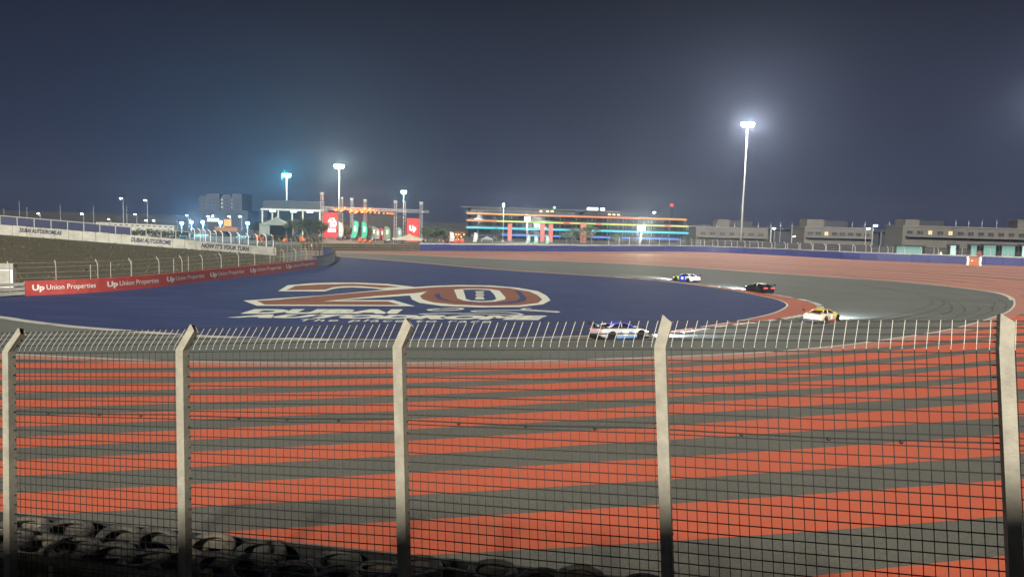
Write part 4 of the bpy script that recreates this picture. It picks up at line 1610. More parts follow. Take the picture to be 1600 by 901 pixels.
s1, w1, h1 = screen(505.8, 528, 332.5, 371, 286, 'red stage screen showing a white 20 emblem and text lines')
text_on('20', (w1 * .30, -.02, h1 * .42), (w1 * .6, 0, 0), (0, 0, h1 * .30), 'screen_emblem', M_SCRW, s1, 0.04)
text_on('UP', (w1 * .42, -.02, h1 * .73), (w1 * .35, 0, 0), (0, 0, h1 * .06), 'screen_text', M_SCRW, s1, 0.02)
for zf, hf in ((.27, .07), (.35, .05)):
    MB().box((w1 * .57, -.02, h1 * zf), (w1 * .56, .02, h1 * hf)).build('screen_text', M_SCRW, s1)
s2, w2, h2 = screen(635.2, 654.6, 341.5, 377, 286, 'red stage screen showing the white word Up above the tent')
text_on('Up', (w2 * .22, -.02, h2 * .40), (w2 * .56, 0, 0), (0, 0, h2 * .30), 'screen_text', M_SCRW, s2, 0.06)
MB().box((w2 * .5, -.02, h2 * .12), (w2 * .6, .02, h2 * .06)).build('screen_text', M_SCRW, s2)


def flag(px, y0, y1, Y, col, label, lean=0.0, w=1.9, group='feather flags by the stage'):
    t_, b_ = at(px, y0, Y), at(px, y1, Y)
    b_.z = max(0.0, min(b_.z, 1.0))
    hh = t_.z
    o = empty('feather_flag', (t_.x, Y, 0), label, 'flag', group)
    MB().tube([(0, 0, 0), (lean * .5, 0, hh * .55), (lean, 0, hh)], [0.06, .045, .03], 6).build('pole', M_POLE, o)
    ou, ly = [], []
    n = 10
    vs_, fs = [], []
    for i in range(n + 1):
        t = i / n
        z = 1.0 + (hh - 1.0) * t
        ww = w * (0.78 + .22 * sin(pi * min(1, t * 1.15))) * (1 if t < .9 else max(.25, sqrt(max(0, 1 - ((t - .9) / .105) ** 2))))
        for s in (0, .5, 1):
            vs_.append((lean * t + s * ww, 0.10 * sin(4 * t + 3 * s), z))
    for i in range(n):
        for j in range(2):
            fs.append((i * 3 + j, i * 3 + j + 1, i * 3 + j + 4, i * 3 + j + 3))
    mb = MB()
    mb.add(vs_, fs)
    mb.add([(x, y + .03, z) for x, y, z in vs_], [f[::-1] for f in fs])
    so = mb.build('sail', mat('flag cloth %s' % label[:14], col, .8, var=.2, scale=.6), o)
    MB().box((w * .45 + lean * .55, -.1, 1 + (hh - 1) * .55), (w * .32, .02, hh * .28)).build('print', M_WHITE, so)
    return o


flag(529, 346.5, 372, 276, (.42, .46, .44), 'whitish feather flag beside the left red screen')
flag(548, 344.5, 369, 274, (.06, .42, .27), 'bright green feather flag leaning to the right', lean=1.3, w=2.2)
flag(565.5, 346.5, 370, 274, (.05, .38, .25), 'upright green feather flag below the orange lamps', w=2.1)
flag(581, 353, 372, 276, (.10, .18, .12), 'dull dark green feather flag beside the upright green one', w=1.9)
flag(587, 356, 378, 270, (.26, .19, .17), 'greyish pink feather flag beside the dark red one', w=1.7)
flag(594.5, 356, 378, 272, (.30, .04, .035), 'dark red feather flag in the row by the stage', w=1.5)
flag(601, 353.5, 377, 270, (.12, .23, .13), 'wide olive green feather flag right of the dark red one', w=2.2)
flag(621, 355, 370, 280, (.14, .25, .25), 'teal feather flag beside the lamp beam tower', w=1.8)
flag(703, 362, 379, 268, (.40, .42, .46), 'pale feather flag in front of the lit food stall', w=1.7, group='pale feather flags by the stalls')
flag(739, 363, 379, 268, (.46, .50, .52), 'pale feather flag right of the lit food stall', w=1.6, lean=.5, group='pale feather flags by the stalls')
flag(822, 367, 379, 272, (.22, .42, .34), 'mint green feather flag left of the red pylons', w=1.5, lean=.4, group='mint flags before the building')
flag(835, 368, 379, 272, (.22, .42, .34), 'mint green feather flag close by the middle red pylon', w=1.5, group='mint flags before the building')
flag(853, 367.5, 379, 272, (.22, .42, .34), 'mint green feather flag between the two middle pylons', w=1.3, group='mint flags before the building')


def tent(px0, px1, ype, yea, Y, dep, label, m, walls=False):
    a, b = at(px0, yea, Y), at(px1, yea, Y)
    pk = at((px0 + px1) / 2, ype, Y).z
    w = b.x - a.x
    ez = (a.z + b.z) / 2
    o = empty('canopy_tent', ((a.x + b.x) / 2, Y, 0), label, 'tent')
    rings = []
    for i in range(7):
        t = i / 6
        s = (1 - t) ** 1.5
        rings.append([(-w / 2 * s, -dep / 2 * s, ez + (pk - ez) * t), (w / 2 * s, -dep / 2 * s, ez + (pk - ez) * t), (w / 2 * s, dep / 2 * s, ez + (pk - ez) * t), (-w / 2 * s, dep / 2 * s, ez + (pk - ez) * t)])
    MB().loft(rings, caps=False).build('canopy', m, o)
    for sx in (-1, 1):
        MB().box((0, sx * dep / 2, ez - .2), (w, .04, .42)).build('valance', m, o)
        for sy in (-1, 1):
            MB().tube([(sx * w * .48, sy * dep * .48, 0), (sx * w * .48, sy * dep * .48, ez)], .07, 6).build('leg', M_POLE, o)
    if walls:
        MB().box((-w * .02, dep * .45, ez * .5), (w * .94, .05, ez * .96)).build('side_wall', m, o)
        MB().box((-w * .30, -dep * .46, ez * .5), (w * .36, .05, ez * .96)).build('side_wall', m, o)
    return o


M_TENT = mat('cream tent fabric', (0.40, 0.36, 0.27), .8, var=.15, scale=.5)
M_TENTG = mat('grey green tent fabric', (0.16, 0.19, 0.18), .8, var=.15, scale=.4)
tent(617, 662, 365, 373, 262, 8, 'cream pointed canopy tent in front of the UP screen', M_TENT)
tent(411, 454, 337.5, 350, 270, 9, 'grey green marquee tent with swooping peak beside trees', M_TENTG, True)

# stage deck and backdrop
sd = empty('stage_deck', (at(575, 370, 296).x, 296, 0), 'dark stage platform and backdrop beneath the truss', 'stage')
MB().box((2, 0, .6), (26, 16, 1.2)).build('platform', M_DARKM, sd)
MB().box((6, 9.5, 5.6), (16, .3, 8.6)).build('backdrop', mat('dark backdrop cloth', (.02, .02, .022), .9), sd)
MB().box((-9, -2, 2.6), (1.6, 1.4, 2.8)).build('speaker_stack', M_CARB, sd)
MB().box((13, -2, 2.6), (1.6, 1.4, 2.8)).build('speaker_stack', M_CARB, sd)

# lit food stalls
for i, (x, y, w, lab) in enumerate(((707, 368, 5.2, 'food stall with glowing orange lamps left of the pale flag'), (719, 369, 3.4, 'small red lit stall beside the orange food stall'))):
    t_ = at(x, y, 282 + i * 3)
    o = empty('food_stall', (t_.x, t_.y, 0), lab, 'stall')
    MB().box((0, 0, .6), (w, 2, 1.2)).build('counter', mat('stall red', (.28, .05, .03), .7), o)
    MB().box((0, .2, 3.9), (w + .5, 2.6, .3)).build('roof', mat('stall red', (0, 0, 0)), o)
    for s in (-1, 1):
        MB().box((s * w * .47, .8, 1.9), (.15, .15, 3.8)).build('post', M_DARKM, o)
    for k_ in range(7):
        MB().sphere((-w * .45 + k_ * w * .15, -1.0, 3.2 - .9 * (k_ % 3)), .22, 8, 6).build('bulb', lampmat('stall bulb %d' % (k_ % 2), ((1, .50, .12), (1, .12, .03))[k_ % 2], 2.5), o)
    MB().box((w * .2, -1.05, 1.0), (1.3, .1, .9)).build('lit_sign', lampmat('stall sign', (1, .07, .02), .7), o)

# small orange marquees / inflatables
for (x, y, Y, s, lab) in ((407, 371, 250, 1.5, 'orange cone shaped inflatable beside the marquee tent'), (472, 376, 245, 1.6, 'flat orange go kart cover beside the dense fence posts'), (443, 377, 240, 1.1, 'small orange marker mound near the fence posts'),
                          (566, 374, 258, 1.4, 'orange inflatable seat among the crowd'), (581, 376, 256, 1.0, 'red orange bean bag near the grey pink flag')):
    p = at(x, y, Y)
    o = MB()
    for j in range(4):
        o.sphere((rn.uniform(-.6, .6) * s, rn.uniform(-.3, .3), .45 * s + (.35 * s if j == 3 else 0)), .55 * s, 8, 6, (1, .9, .75))
    ob = o.build('inflatable', mat('orange fabric', (.55, .13, .03), .7, var=.15, scale=1.0), None, True)
    ob.location = (p.x, Y, 0)
    tag(ob, lab, 'inflatable')

# ================================================================== PEOPLE
def person_mesh(pose):
    J = {0: (0, 0, .95), 1: (0, 0, 1.15), 2: (0, 0, 1.38), 3: (0, 0, 1.5), 4: (0, -.01, 1.62), 5: (0, -.015, 1.72),
         6: (.10, 0, .92), 7: (.11 + .02 * pose, -.03, .50), 8: (.12 + .03 * pose, .02, .09), 9: (.12 + .03 * pose, -.14, .05),
         10: (-.10, 0, .92), 11: (-.11, -.02, .50), 12: (-.13, .03, .09), 13: (-.13, -.13, .05),
         14: (.19, 0, 1.40), 15: (.25, .02, 1.12), 16: (.24, -.10 - .12 * pose, .90 + .14 * pose), 17: (.22, -.15 - .16 * pose, .84 + .2 * pose),
         18: (-.19, 0, 1.40), 19: (-.26, .01, 1.12), 20: (-.25, -.09, .88), 21: (-.24, -.13, .80)}
    Rr = {0: (.15, .11), 1: (.14, .10), 2: (.15, .10), 3: (.06, .06), 4: (.085, .095), 5: (.075, .085), 6: (.09, .09), 7: (.062, .062), 8: (.045, .045), 9: (.04, .035), 10: (.09, .09), 11: (.062, .062), 12: (.045, .045), 13: (.04, .035),
          14: (.065, .06), 15: (.05, .05), 16: (.038, .038), 17: (.04, .025), 18: (.065, .06), 19: (.05, .05), 20: (.038, .038), 21: (.04, .025)}
    E_ = [(0, 1), (1, 2), (2, 3), (3, 4), (4, 5), (0, 6), (6, 7), (7, 8), (8, 9), (0, 10), (10, 11), (11, 12), (12, 13), (2, 14), (14, 15), (15, 16), (16, 17), (2, 18), (18, 19), (19, 20), (20, 21)]
    me = bpy.data.meshes.new('p')
    me.from_pydata([J[i] for i in range(22)], E_, [])
    ob = bpy.data.objects.new('p', me)
    C.objects.link(ob)
    md = ob.modifiers.new('s', 'SKIN')
    for i in range(22):
        me.skin_vertices[0].data[i].radius = Rr[i]
    me.skin_vertices[0].data[0].use_root = True
    dg = bpy.context.evaluated_depsgraph_get()
    dg.update()
    out = bpy.data.meshes.new_from_object(ob.evaluated_get(dg))
    bpy.data.objects.remove(ob)
    out.materials.clear()
    for _ in range(3):
        out.materials.append(None)
    for p in out.polygons:
        z = p.center.z
        x = abs(p.center.x)
        p.material_index = 2 if z > 1.5 or (x > .17 and z < 1.0 and z > .7) else (1 if z < .93 else 0)
        p.use_smooth = True
    return out


PM = [person_mesh(0), person_mesh(1)]
SKIN = mat('skin', (.24, .13, .08), .6)
CL = [mat('white shirt', (.55, .55, .53), .8), mat('dark shirt', (.03, .03, .035), .8), mat('blue shirt', (.06, .10, .22), .8), mat('orange vest', (.5, .14, .03), .8), mat('grey shirt', (.2, .2, .2), .8)]
CN = ['white', 'dark', 'blue', 'orange', 'grey']
TR = [mat('dark trousers', (.02, .02, .025), .8), mat('blue jeans', (.04, .05, .09), .8)]
HAIR = mat('dark hair', (.015, .012, .01), .8)


def person(p, ci, where, grp, rz):
    o = link('person', PM[rn.randint(0, 1)])
    o.location = p
    o.rotation_euler = (0, 0, rz)
    s = rn.uniform(.94, 1.06)
    o.scale = (s, s, s)
    for i, m in enumerate((CL[ci], TR[rn.randint(0, 1)], SKIN)):
        o.material_slots[i].link = 'OBJECT'
        o.material_slots[i].material = m
    tag(o, 'person in a %s top standing %s' % (CN[ci], where), 'person', '%s tops %s' % (CN[ci], grp))
    h_ = MB().sphere((0, .02, 1.755), .1, 8, 6, (.95, 1.05, .8)).build('hair', HAIR, o)
    return o


for i in range(34):
    x = rn.choice([rn.uniform(528, 560), rn.uniform(556, 616), rn.uniform(600, 632), rn.uniform(662, 735)])
    Y = rn.uniform(252, 272)
    p = at(x, 378, Y)
    person((p.x, Y, 0), rn.choice([0, 0, 1, 1, 1, 2, 4, 3]), 'in the crowd before the stage', 'in the stage crowd', rn.uniform(0, 6.28))
for x, Y, ci in ((403, 205, 0), (409, 207, 3), (487, 190, 0), (368, 215, 1), (379, 214, 1), (425, 222, 2)):
    p = at(x, 372, Y)
    person((p.x, Y, 0), ci, 'behind the catch fence near the marquee', 'near the marquee', rn.uniform(0, 6.28))
for x, Y, ci in ((1470, 225, 0), (1513, 222, 1), (1520, 224, 1), (1546, 221, 1), (1558, 222, 1), (1551, 224, 0), (1352, 245, 1), (1362, 245, 1)):
    p = at(x, 392, Y)
    person((p.x, Y, 0), ci, 'behind the far barrier by the lit garages', 'by the lit garages', rn.uniform(2.5, 3.8))


# ================================================================== TREES
def tree_mesh(seed, h_, spread):
    r = random.Random(seed)
    tr, cr = MB(), MB()
    tr.tube([(0, 0, 0), (.1, .05, h_ * .25), (.0, .1, h_ * .45), (.1, .1, h_ * .8)], [.26, .2, .16, .06], 7)
    for i in range(7):
        a = 2 * pi * i / 7 + r.uniform(-.3, .3)
        z0 = h_ * r.uniform(.25, .5)
        e_ = Vector((cos(a) * spread * r.uniform(.45, .85), sin(a) * spread * r.uniform(.45, .85), h_ * r.uniform(.55, .92)))
        tr.tube([(0, 0.05, z0), e_ * .5 + Vector((0, 0, z0 * .35)), e_], [.11, .07, .03], 5)
        for k_ in range(2):
            c = e_ + Vector((r.uniform(-.5, .5), r.uniform(-.5, .5), r.uniform(-.4, .4))) * spread * .5
            leaf_cloud(cr, c, spread * r.uniform(.24, .42), 75, .22, r, .75)
    leaf_cloud(cr, (0, 0, h_ * .85), spread * .5, 130, .22, r, .7)
    return tr.mesh('trunk', M_BARK), cr.mesh('crown', M_LEAF)


TM = [tree_mesh(1, 7.5, 3.6), tree_mesh(2, 6.0, 3.2), tree_mesh(3, 9.0, 3.4)]
for i, (x, Y, k_, s, lab) in enumerate(((462, 262, 1, 1.25, 'trees behind the marquee tent'), (476, 266, 1, 1.3, 'trees behind the marquee tent'), (490, 258, 1, 1.25, 'trees behind the marquee tent'), (502, 264, 1, 1.1, 'trees behind the marquee tent'), (404, 272, 1, 1.0, 'trees behind the marquee tent'),
                                        (556, 279, 1, .95, 'trees under the stage truss'), (574, 278, 1, .95, 'trees under the stage truss'), (540, 281, 1, .9, 'trees under the stage truss'),
                                        (668, 276, 1, .95, 'trees right of the UP screen'), (681, 274, 1, 1.0, 'trees right of the UP screen'), (694, 278, 1, .85, 'trees right of the UP screen'),
                                        (911, 320, 0, 1.0, 'trees before the coloured building'), (924, 318, 2, .9, 'trees before the coloured building'), (894, 322, 1, 1.0, 'trees before the coloured building'), (776, 330, 1, .9, 'trees before the coloured building'), (885, 318, 1, .8, 'trees before the coloured building'),
                                        (962, 316, 1, .8, 'trees before the coloured building'))):
    p = at(x, 378, Y)
    o = empty('tree', (p.x, Y, 0), {'trees behind the marquee tent': 'spreading dark green tree standing behind the grey marquee tent', 'trees under the stage truss': 'dark bushy tree standing beneath the stage truss',
                                    'trees right of the UP screen': 'bushy olive tree standing right of the UP screen', 'trees before the coloured building': 'dark tree standing before the colour banded building'}[lab], 'tree', lab, rn.uniform(0, 6))
    o.scale = (s * 1.05, s * 1.05, s)
    link('trunk', TM[k_][0], o)
    link('crown', TM[k_][1], o)

# ================================================================== COLOUR BANDED BUILDING
YL, YR = 372, 396
pL, pR = at(728, 350, YL), at(1084, 350, YR)
bd = empty('clubhouse_building', (pL.x, YL, 0), 'long four storey building outlined by orange, yellow, cyan and blue light bands', 'building')
axb = Vector((pR.x - pL.x, YR - YL, 0))
LBN = axb.length
axb.normalize()
nb_ = Vector((axb.y, -axb.x, 0))     # towards the viewer
bd.rotation_euler = (0, 0, math.atan2(axb.y, axb.x))
M_FAC = mat('dark building facade', (.045, .045, .05), .6, var=.2, scale=.15)
M_SLAB = mat('grey floor slab', (.10, .10, .10), .7)
M_WIN = mat('dark window glass', (.02, .025, .03), .12)
fz = [at(728, 366, YL).z, at(728, 355.5, YL).z, at(728, 344.5, YL).z, at(728, 333.5, YL).z]
fz = [z for z in fz]
ztop = fz[3] + 1.3
MB().box((LBN / 2, 10, ztop / 2), (LBN - 6, 14, ztop)).build('wall', M_FAC, bd)
LENS = [(18, LBN * .93), (0, LBN + 4), (0, LBN - 1), (0, LBN - 5)]
led_cols = [[(0.0, .20, 1)] * 8, [(0, .55, .62)] + [(0, .60, .80)] * 7, [(1, .22, .01), (.75, .75, .03), (.35, .85, .04), (.85, .75, .03), (.45, .8, .04), (.75, .8, .03), (.6, .8, .05), (.8, .8, .1)], [(1, .32, .01), (1, .42, .01), (1, .30, .01), (1, .24, .02), (1, .20, .03), (1, .16, .03), (1, .26, .02), (1, .36, .01)]]
led_s = [.62, .62, .55, .60]
led_n = ['blue', 'cyan', 'yellow green', 'orange']
for f in range(4):
    x0, x1 = LENS[f]
    z = fz[f]
    MB().box(((x0 + x1) / 2, 1.2, z + .35), (x1 - x0, 6.0, .7)).build('floor_slab', M_SLAB, bd)
    MB().box(((x0 + x1) / 2, -1.6, z + 1.0), (x1 - x0, .08, .5)).build('balustrade', M_WIN, bd)
    n = 8
    for k_ in range(n):
        if f == 0 and k_ in (3, 5):
            a, b = x0 + (x1 - x0) * (k_ + .3) / n, x0 + (x1 - x0) * (k_ + .7) / n
        else:
            a, b = x0 + (x1 - x0) * k_ / n + .05, x0 + (x1 - x0) * (k_ + 1) / n - .05
        hh = .85 if f in (1,) else .62
        lm = lampmat('%s light band %d' % (led_n[f], k_), led_cols[f][k_], led_s[f])
        MB().box(((a + b) / 2, -1.95, z + .1), (b - a, .25, hh)).build('light_band', lm, bd)
    if f == 2:
        for xx in (52, 69, 107):
            MB().box((xx, -2.12, z + .1), (3.2, .1, .7)).build('light_band', lampmat('red light patch', (1, .03, .03), .5), bd)
    # windows behind the galleries
    for k_ in range(26):
        xx = 8 + k_ * (LBN - 18) / 25
        w_ = MB().box((xx, 2.9, z - 1.5), (3.6, .2, 1.9)).build('window', M_WIN, bd)
    for k_ in range(14):
        MB().box((6 + k_ * (LBN - 12) / 13, -1.2, z - 1.45), (.35, .35, 2.9)).build('column', M_SLAB, bd)
rz0 = fz[3] + .75
MB().box((30, 6, rz0 + 1.2), (55, 8, 2.4)).build('roof_pavilion', M_FAC, bd)
MB().box((40, 5.5, rz0 + 2.6), (84, 10, .35)).build('roof_canopy', M_SLAB, bd)
MB().box((72, 6, rz0 + 1.1), (20, 7, 2.0)).build('roof_pavilion', M_FAC, bd)
for xx, w_, zz_, col, s_ in ((66.5, 6.2, 3.6, (.85, .93, 1), 3.0), (72.0, 2.6, 3.6, (.8, .9, 1), 2.4)):
    MB().box((xx, 1.4, rz0 + zz_), (w_ - .4, .3, 1.25)).build('lit_sign', lampmat('roof sign %d' % int(xx), col, s_), bd)
MB().box((67, 1.8, rz0 + 1.6), (8, .2, 3.0)).build('sign_frame', M_DARKM, bd)
for xx, zz_, col in ((39, 1.6, (1, .7, .3)), (42.5, 1.6, (1, .75, .35)), (45, 1.7, (.9, .95, .4)), (76, .9, (1, .75, .35)), (78.5, .9, (1, .75, .35)), (81, .9, (1, .75, .35))):
    MB().box((xx, 1.8, rz0 + zz_), (1.5, .2, .9)).build('lit_window', lampmat('warm window', (1, .7, .3), 1.0), bd)
MB().sphere((46, 1.5, rz0 + 3.6), .6, 8, 6).build('green_lamp', lampmat('green lamp', (.15, 1, .35), 2), bd)
# red pylons
for x, w_ in ((797, 1.9), (848, 1.9), (861, 1.9), (912, 2.6)):
    t_ = at(x, 350, 330)
    o = empty('brick_pylon', (t_.x, 330, 0), 'tall brick red pylon standing before the light bands', 'pylon', 'red pylons before the building')
    MB().box((0, 0, t_.z / 2), (w_, 1.6, t_.z)).build('shaft', mat('brick red cladding', (.26, .06, .05), .7, var=.2, scale=1.5), o)
    MB().box((0, 0, t_.z + .12), (w_ + .4, 2.0, .25)).build('cap', M_SLAB, o)
    MB().box((0, 0, .2), (w_ + .4, 2.0, .4)).build('plinth', M_SLAB, o)
# beacon mast right of the building
t_ = at(1050, 320.5, 420)
o = empty('beacon_mast', (t_.x, 420, 0), 'thin dark mast with a red beacon behind the building', 'mast')
lattice(MB(), (0, 0, 0), (0, 0, t_.z - .6), .35, 2.2, .05).build('lattice', M_DARKM, o)
MB().sphere((0, 0, t_.z), .8, 10, 8).build('beacon', lampmat('red beacon', (1, .03, .02), 1.5), o)
# arched shelter and white crane mascot-like shapes are plain blobs of tents at this distance
tent(752, 770, 368, 373, 300, 5, 'small dark shelter tent left of the first red pylon', M_TENTG)

# ================================================================== RIGHT HAND BUILDINGS
M_SANDB = mat('sand render darkened as unlit', (.074, .068, .058), .85, var=.12, scale=.2)  # wall colour lowered to stand for weak light on the pit buildings
M_SANDD = mat('grey cladding darkened as unlit', (.013, .0145, .019), .8, var=.15, scale=.2)  # missing floodlight on far structures is painted in as a near-black tone


def module(px0, px1, Y, label, upx0, upx1, nwin, lit, xr=None):
    a, b = at(px0, 356.5, Y), at(px1, 356.5, Y)
    w = b.x - a.x
    ztop_ = (a.z + b.z) / 2
    o = empty('pit_building', (a.x, Y, 0), label, 'building')
    MB().box((w / 2, 7, ztop_ / 2), (w, 14, ztop_)).build('wall', M_SANDB, o)
    MB().box((w / 2, 6.9, ztop_ + .2), (w + .5, 14.4, .4)).build('roof', M_SLAB, o)
    ua, ub = at(upx0, 343, Y + 5), at(upx1, 343, Y + 5)
    uw_ = ub.x - ua.x
    uz = (ua.z + ub.z) / 2
    MB().box((ua.x - a.x + uw_ / 2, 9, (uz + ztop_ + .5) / 2), (uw_, 8, uz - ztop_ - .45)).build('roof_block', M_SANDB, o)
    MB().box((ua.x - a.x + uw_ + 6, 11, (uz + ztop_ + .2) / 2), (11.8, 6, uz - ztop_ - .9)).build('plant_screen', M_SANDD, o)
    zw = at((px0 + px1) / 2, 365.5, Y).z
    for i in range(nwin):
        x = w * (i + .7) / (nwin + .4)
        if i in lit:
            wd = MB().box((x, -.03, zw), (1.5, .14, 1.6)).build('window', lampmat('lit window', (1, .75, .4), .5), o)
        else:
            wd = MB().box((x, -.03, zw), (2.2, .14, 1.25)).build('window', M_WIN, o)
        MB().box((x, -.14, zw - .85), (2.6, .25, .14)).build('sill', M_SLAB, wd)
        MB().box((x, -.12, zw), (.1, .08, 1.2)).build('frame', M_SLAB, wd)
    MB().box((w / 2, -1.0, zw - 1.6), (w * .96, 2.0, .3)).build('balcony', M_SLAB, o)
    MB().box((w * .5, -.05, 1.2), (w * .9, .12, 2.2)).build('garage_front', M_SANDD, o)
    return o


module(1257.5, 1364, 322, 'sand coloured pit building with one warm lit window', 1261, 1288, 8, (2,))
module(1411, 1640, 300, 'longer sand coloured pit building with a row of dark windows', 1415, 1437, 14, (2, 4))
module(1088, 1200, 345, 'low far sand coloured building behind the tall mast', 1121, 1140, 7, ())
t_ = at(1590, 345, 320)
o = empty('stair_tower', (t_.x + 4, 322, 0), 'pale stair tower rising behind the long pit building', 'tower')
MB().box((0, 0, t_.z / 2), (9, 6, t_.z)).build('wall', M_SANDB, o)
MB().box((0, 0, t_.z + .2), (9.6, 6.6, .4)).build('roof', M_SLAB, o)
# roofline poles
for x in (1100, 1120, 1148, 1160, 1185, 1205, 1220, 1238, 1256, 1332, 1352, 1390, 1410, 1494, 1514, 1535, 1558, 1581):
    t_ = at(x, 349 - (x - 1100) * .012, 350)
    o = MB().tube([(0, 0, 0), (0, 0, t_.z)], .11, 6).box((0, 0, t_.z - 1.5), (.5, .12, .5)).build('flag_pole', M_POLE)
    o.location = (t_.x, 350, 0)
    tag(o, 'slender grey pole rising behind the pit building roofs', 'pole', 'poles behind the pit buildings')
# long grandstand roof behind
t0, t1 = at(1085, 352, 365), at(1640, 352, 365)
o = empty('grandstand', (t0.x, 365, 0), 'long dark roofed grandstand stretching behind the pit buildings', 'grandstand')
ww = t1.x - t0.x
MB().box((ww / 2, 6, t0.z * .45), (ww, 10, t0.z * .9)).build('seating_block', M_SANDD, o)
MB().box((ww / 2, 5, t0.z), (ww + 1, 13, .5)).build('roof', M_SANDD, o)
for i in range(20):
    MB().box((ww * (i + .5) / 20, -.8, t0.z * .5), (.5, .5, t0.z)).build('column', M_SLAB, o)
# grey service fence and lit garages behind the barrier
t0, t1 = at(1095, 372, 290), at(1640, 381, 262)
o = empty('service_fence', (t0.x, t0.y, 0), 'grey solid service fence in front of the pit buildings', 'fence')
n = 26
for i in range(n):
    a, b = t0.lerp(t1, i / n), t0.lerp(t1, (i + .98) / n)
    h_ = 3.6
    mb = MB()
    mb.hexa([(a.x, a.y, 0), (b.x, b.y, 0), (b.x, b.y + .1, 0), (a.x, a.y + .1, 0)], [(a.x, a.y, h_), (b.x, b.y, h_), (b.x, b.y + .1, h_), (a.x, a.y + .1, h_)])
    relbuild(mb, 'fence_panel', M_SANDD, o)
    relbuild(MB().box((a.x, a.y - .12, h_ / 2), (.14, .14, h_ + .2)), 'post', M_POLE, o)
M_TEAL = lampmat('teal garage light', (.45, .95, .80), .17)
M_TEALW = lampmat('white garage light', (.70, 1, .95), .4)
for (x0, x1, y0, y1, bright, lab) in ((1400, 1446, 386, 394, 0, 'wide dim teal lit garage bay'), (1484, 1499, 384, 396, 1, 'narrow bright teal lit garage doorway'), (1516, 1532, 384, 397, 0, 'teal lit garage bay behind the marshal panel'), (1536, 1562, 384, 397, 0, 'teal lit garage bay with people standing before it'),
                                      (1565, 1592, 385, 391, 0, 'long teal lit garage window beside the pale pillar'), (1596, 1620, 385, 398, 1, 'bright white lit garage doorway past the long window')):
    Y = 236
    a, b = at(x0, y1, Y), at(x1, y0, Y)
    w, h_ = b.x - a.x, b.z
    o = empty('pit_garage', (a.x, Y, 0), lab, 'garage')
    MB().box((w / 2, 1.6, h_ / 2), (w, .1, h_)).build('lit_back_wall', M_TEALW if bright else M_TEAL, o)
    MB().box((w / 2, .9, h_ + .25), (w + .5, 1.8, .4)).build('roof', M_SANDD, o)
    for s in (0, 1):
        MB().box((w * s, .8, h_ / 2), (.2, 1.7, h_)).build('side_wall', M_SANDD, o)
# white gazebo shape
p = at(1471, 384, 232)
o = empty('parasol', (p.x, 232, 0), 'white closed parasol standing behind the far barrier', 'parasol')
MB().loft([[(r * cos(a * pi / 5), r * sin(a * pi / 5), z) for a in range(10)] for r, z in ((.9, .3), (1.0, 1.2), (.6, 2.0), (.3, 2.6), (.05, 3.1))]).build('cover', mat('white cover', (.6, .62, .6), .7), o, True)
MB().tube([(0, 0, 0), (0, 0, 3.4)], .06, 6).build('pole', M_POLE, o)
# round brown marker on the barrier
p = at(1530, 396.5, 200)
o = empty('warning_disc', (p.x, p.y, 0), 'round brown disc on a short post above the marshal panel', 'sign')
MB().prism([(.75 * cos(a * pi / 9), .75 * sin(a * pi / 9)) for a in range(18)], -.05, .05, Matrix.Translation((0, 0, p.z)) @ Matrix.Rotation(pi / 2, 4, 'X')).build('disc', mat('brown disc', (.16, .06, .045), .7), o)
MB().tube([(0, .1, 0), (0, .1, p.z)], .06, 6).build('post', M_POLE, o)

# ================================================================== LEFT HAND BUILDINGS
Y = 430
a = at(308, 330, Y)
sb = empty('apartment_building', (a.x, Y, 0), 'dim stepped concrete building with a few lit windows on the skyline', 'building')
M_DIM = mat('grey render darkened as unlit', (.030, .029, .029), .8, var=.12, scale=.2)  # darkened base colour makes the skyline building look unlit


def hz(py):
    return at(343, py, Y).z


def hx(px):
    return at(px, 330, Y).x - a.x


for (x0, x1, yt, dy) in ((308, 311.5, 313, 2), (311.5, 325, 307, 0), (325, 344, 302.5, -1), (344, 349, 306, 1.5), (349, 361, 303.5, -.5), (361, 364, 306, 1), (364, 379, 302, -1)):
    z = hz(yt)
    MB().box(((hx(x0) + hx(x1)) / 2, 8 + dy, z / 2), (hx(x1) - hx(x0) - .02, 16, z)).build('wall_block', M_DIM, sb)
for py in (311.8, 317.6, 323.4):
    MB().box((hx(346), -.3 + 1.5, hz(py)), (2.6, .15, 1.0)).build('window', lampmat('pale window', (1, 1, .9), .28), sb)
    MB().box((hx(361), 0.8, hz(py)), (1.2, .15, .9)).build('window', lampmat('pale window', (1, 1, .9), .28), sb)
    for xx in (314, 319, 329, 335, 340, 352, 356, 368, 373):
        MB().box((hx(xx), -1.1 if xx in (329, 335, 340, 368, 373) else -.6 if xx > 345 else -.1, hz(py)), (1.2, .1, 1.0)).build('window', M_WIN, sb)
MB().box((hx(349), 2, hz(331) / 2 + .5), (hx(394) - hx(303), 18, hz(326.5) - .5)).build('podium', M_SANDD, sb)
# lit canopy building
Y = 320
a, b = at(411, 327, Y), at(502, 329, Y)
cbn = empty('canopy_building', (a.x, Y, 0), 'flat roofed building with white columns and lit soffit behind trees', 'building')
w = b.x - a.x
zt = (a.z + b.z) / 2
MB().box((w / 2, 4, zt), (w + 1, 12, .8)).build('roof', M_CONC, cbn)
MB().box((w / 2, 8, zt * .5), (w, 4, zt)).build('wall', M_SANDD, cbn)
MB().box((w / 2 - 1, 10, zt + 2.2), (w + 2, 8, 3.6)).build('upper_storey', M_SANDD, cbn)
for xf in (.01, .18, .28, .52, .70, .99):
    MB().box((w * xf, -1.5, zt * .5), (.55, .5, zt)).build('column', M_CONC, cbn)
for xf, s_ in ((.16, 1.0), (.52, .9), (.80, 1.0)):
    MB().box((w * xf, .5, zt - .62), (2.2, 1.0, .4)).build('soffit_light', lampmat('soffit light', (.65, 1, 1), 14), cbn)
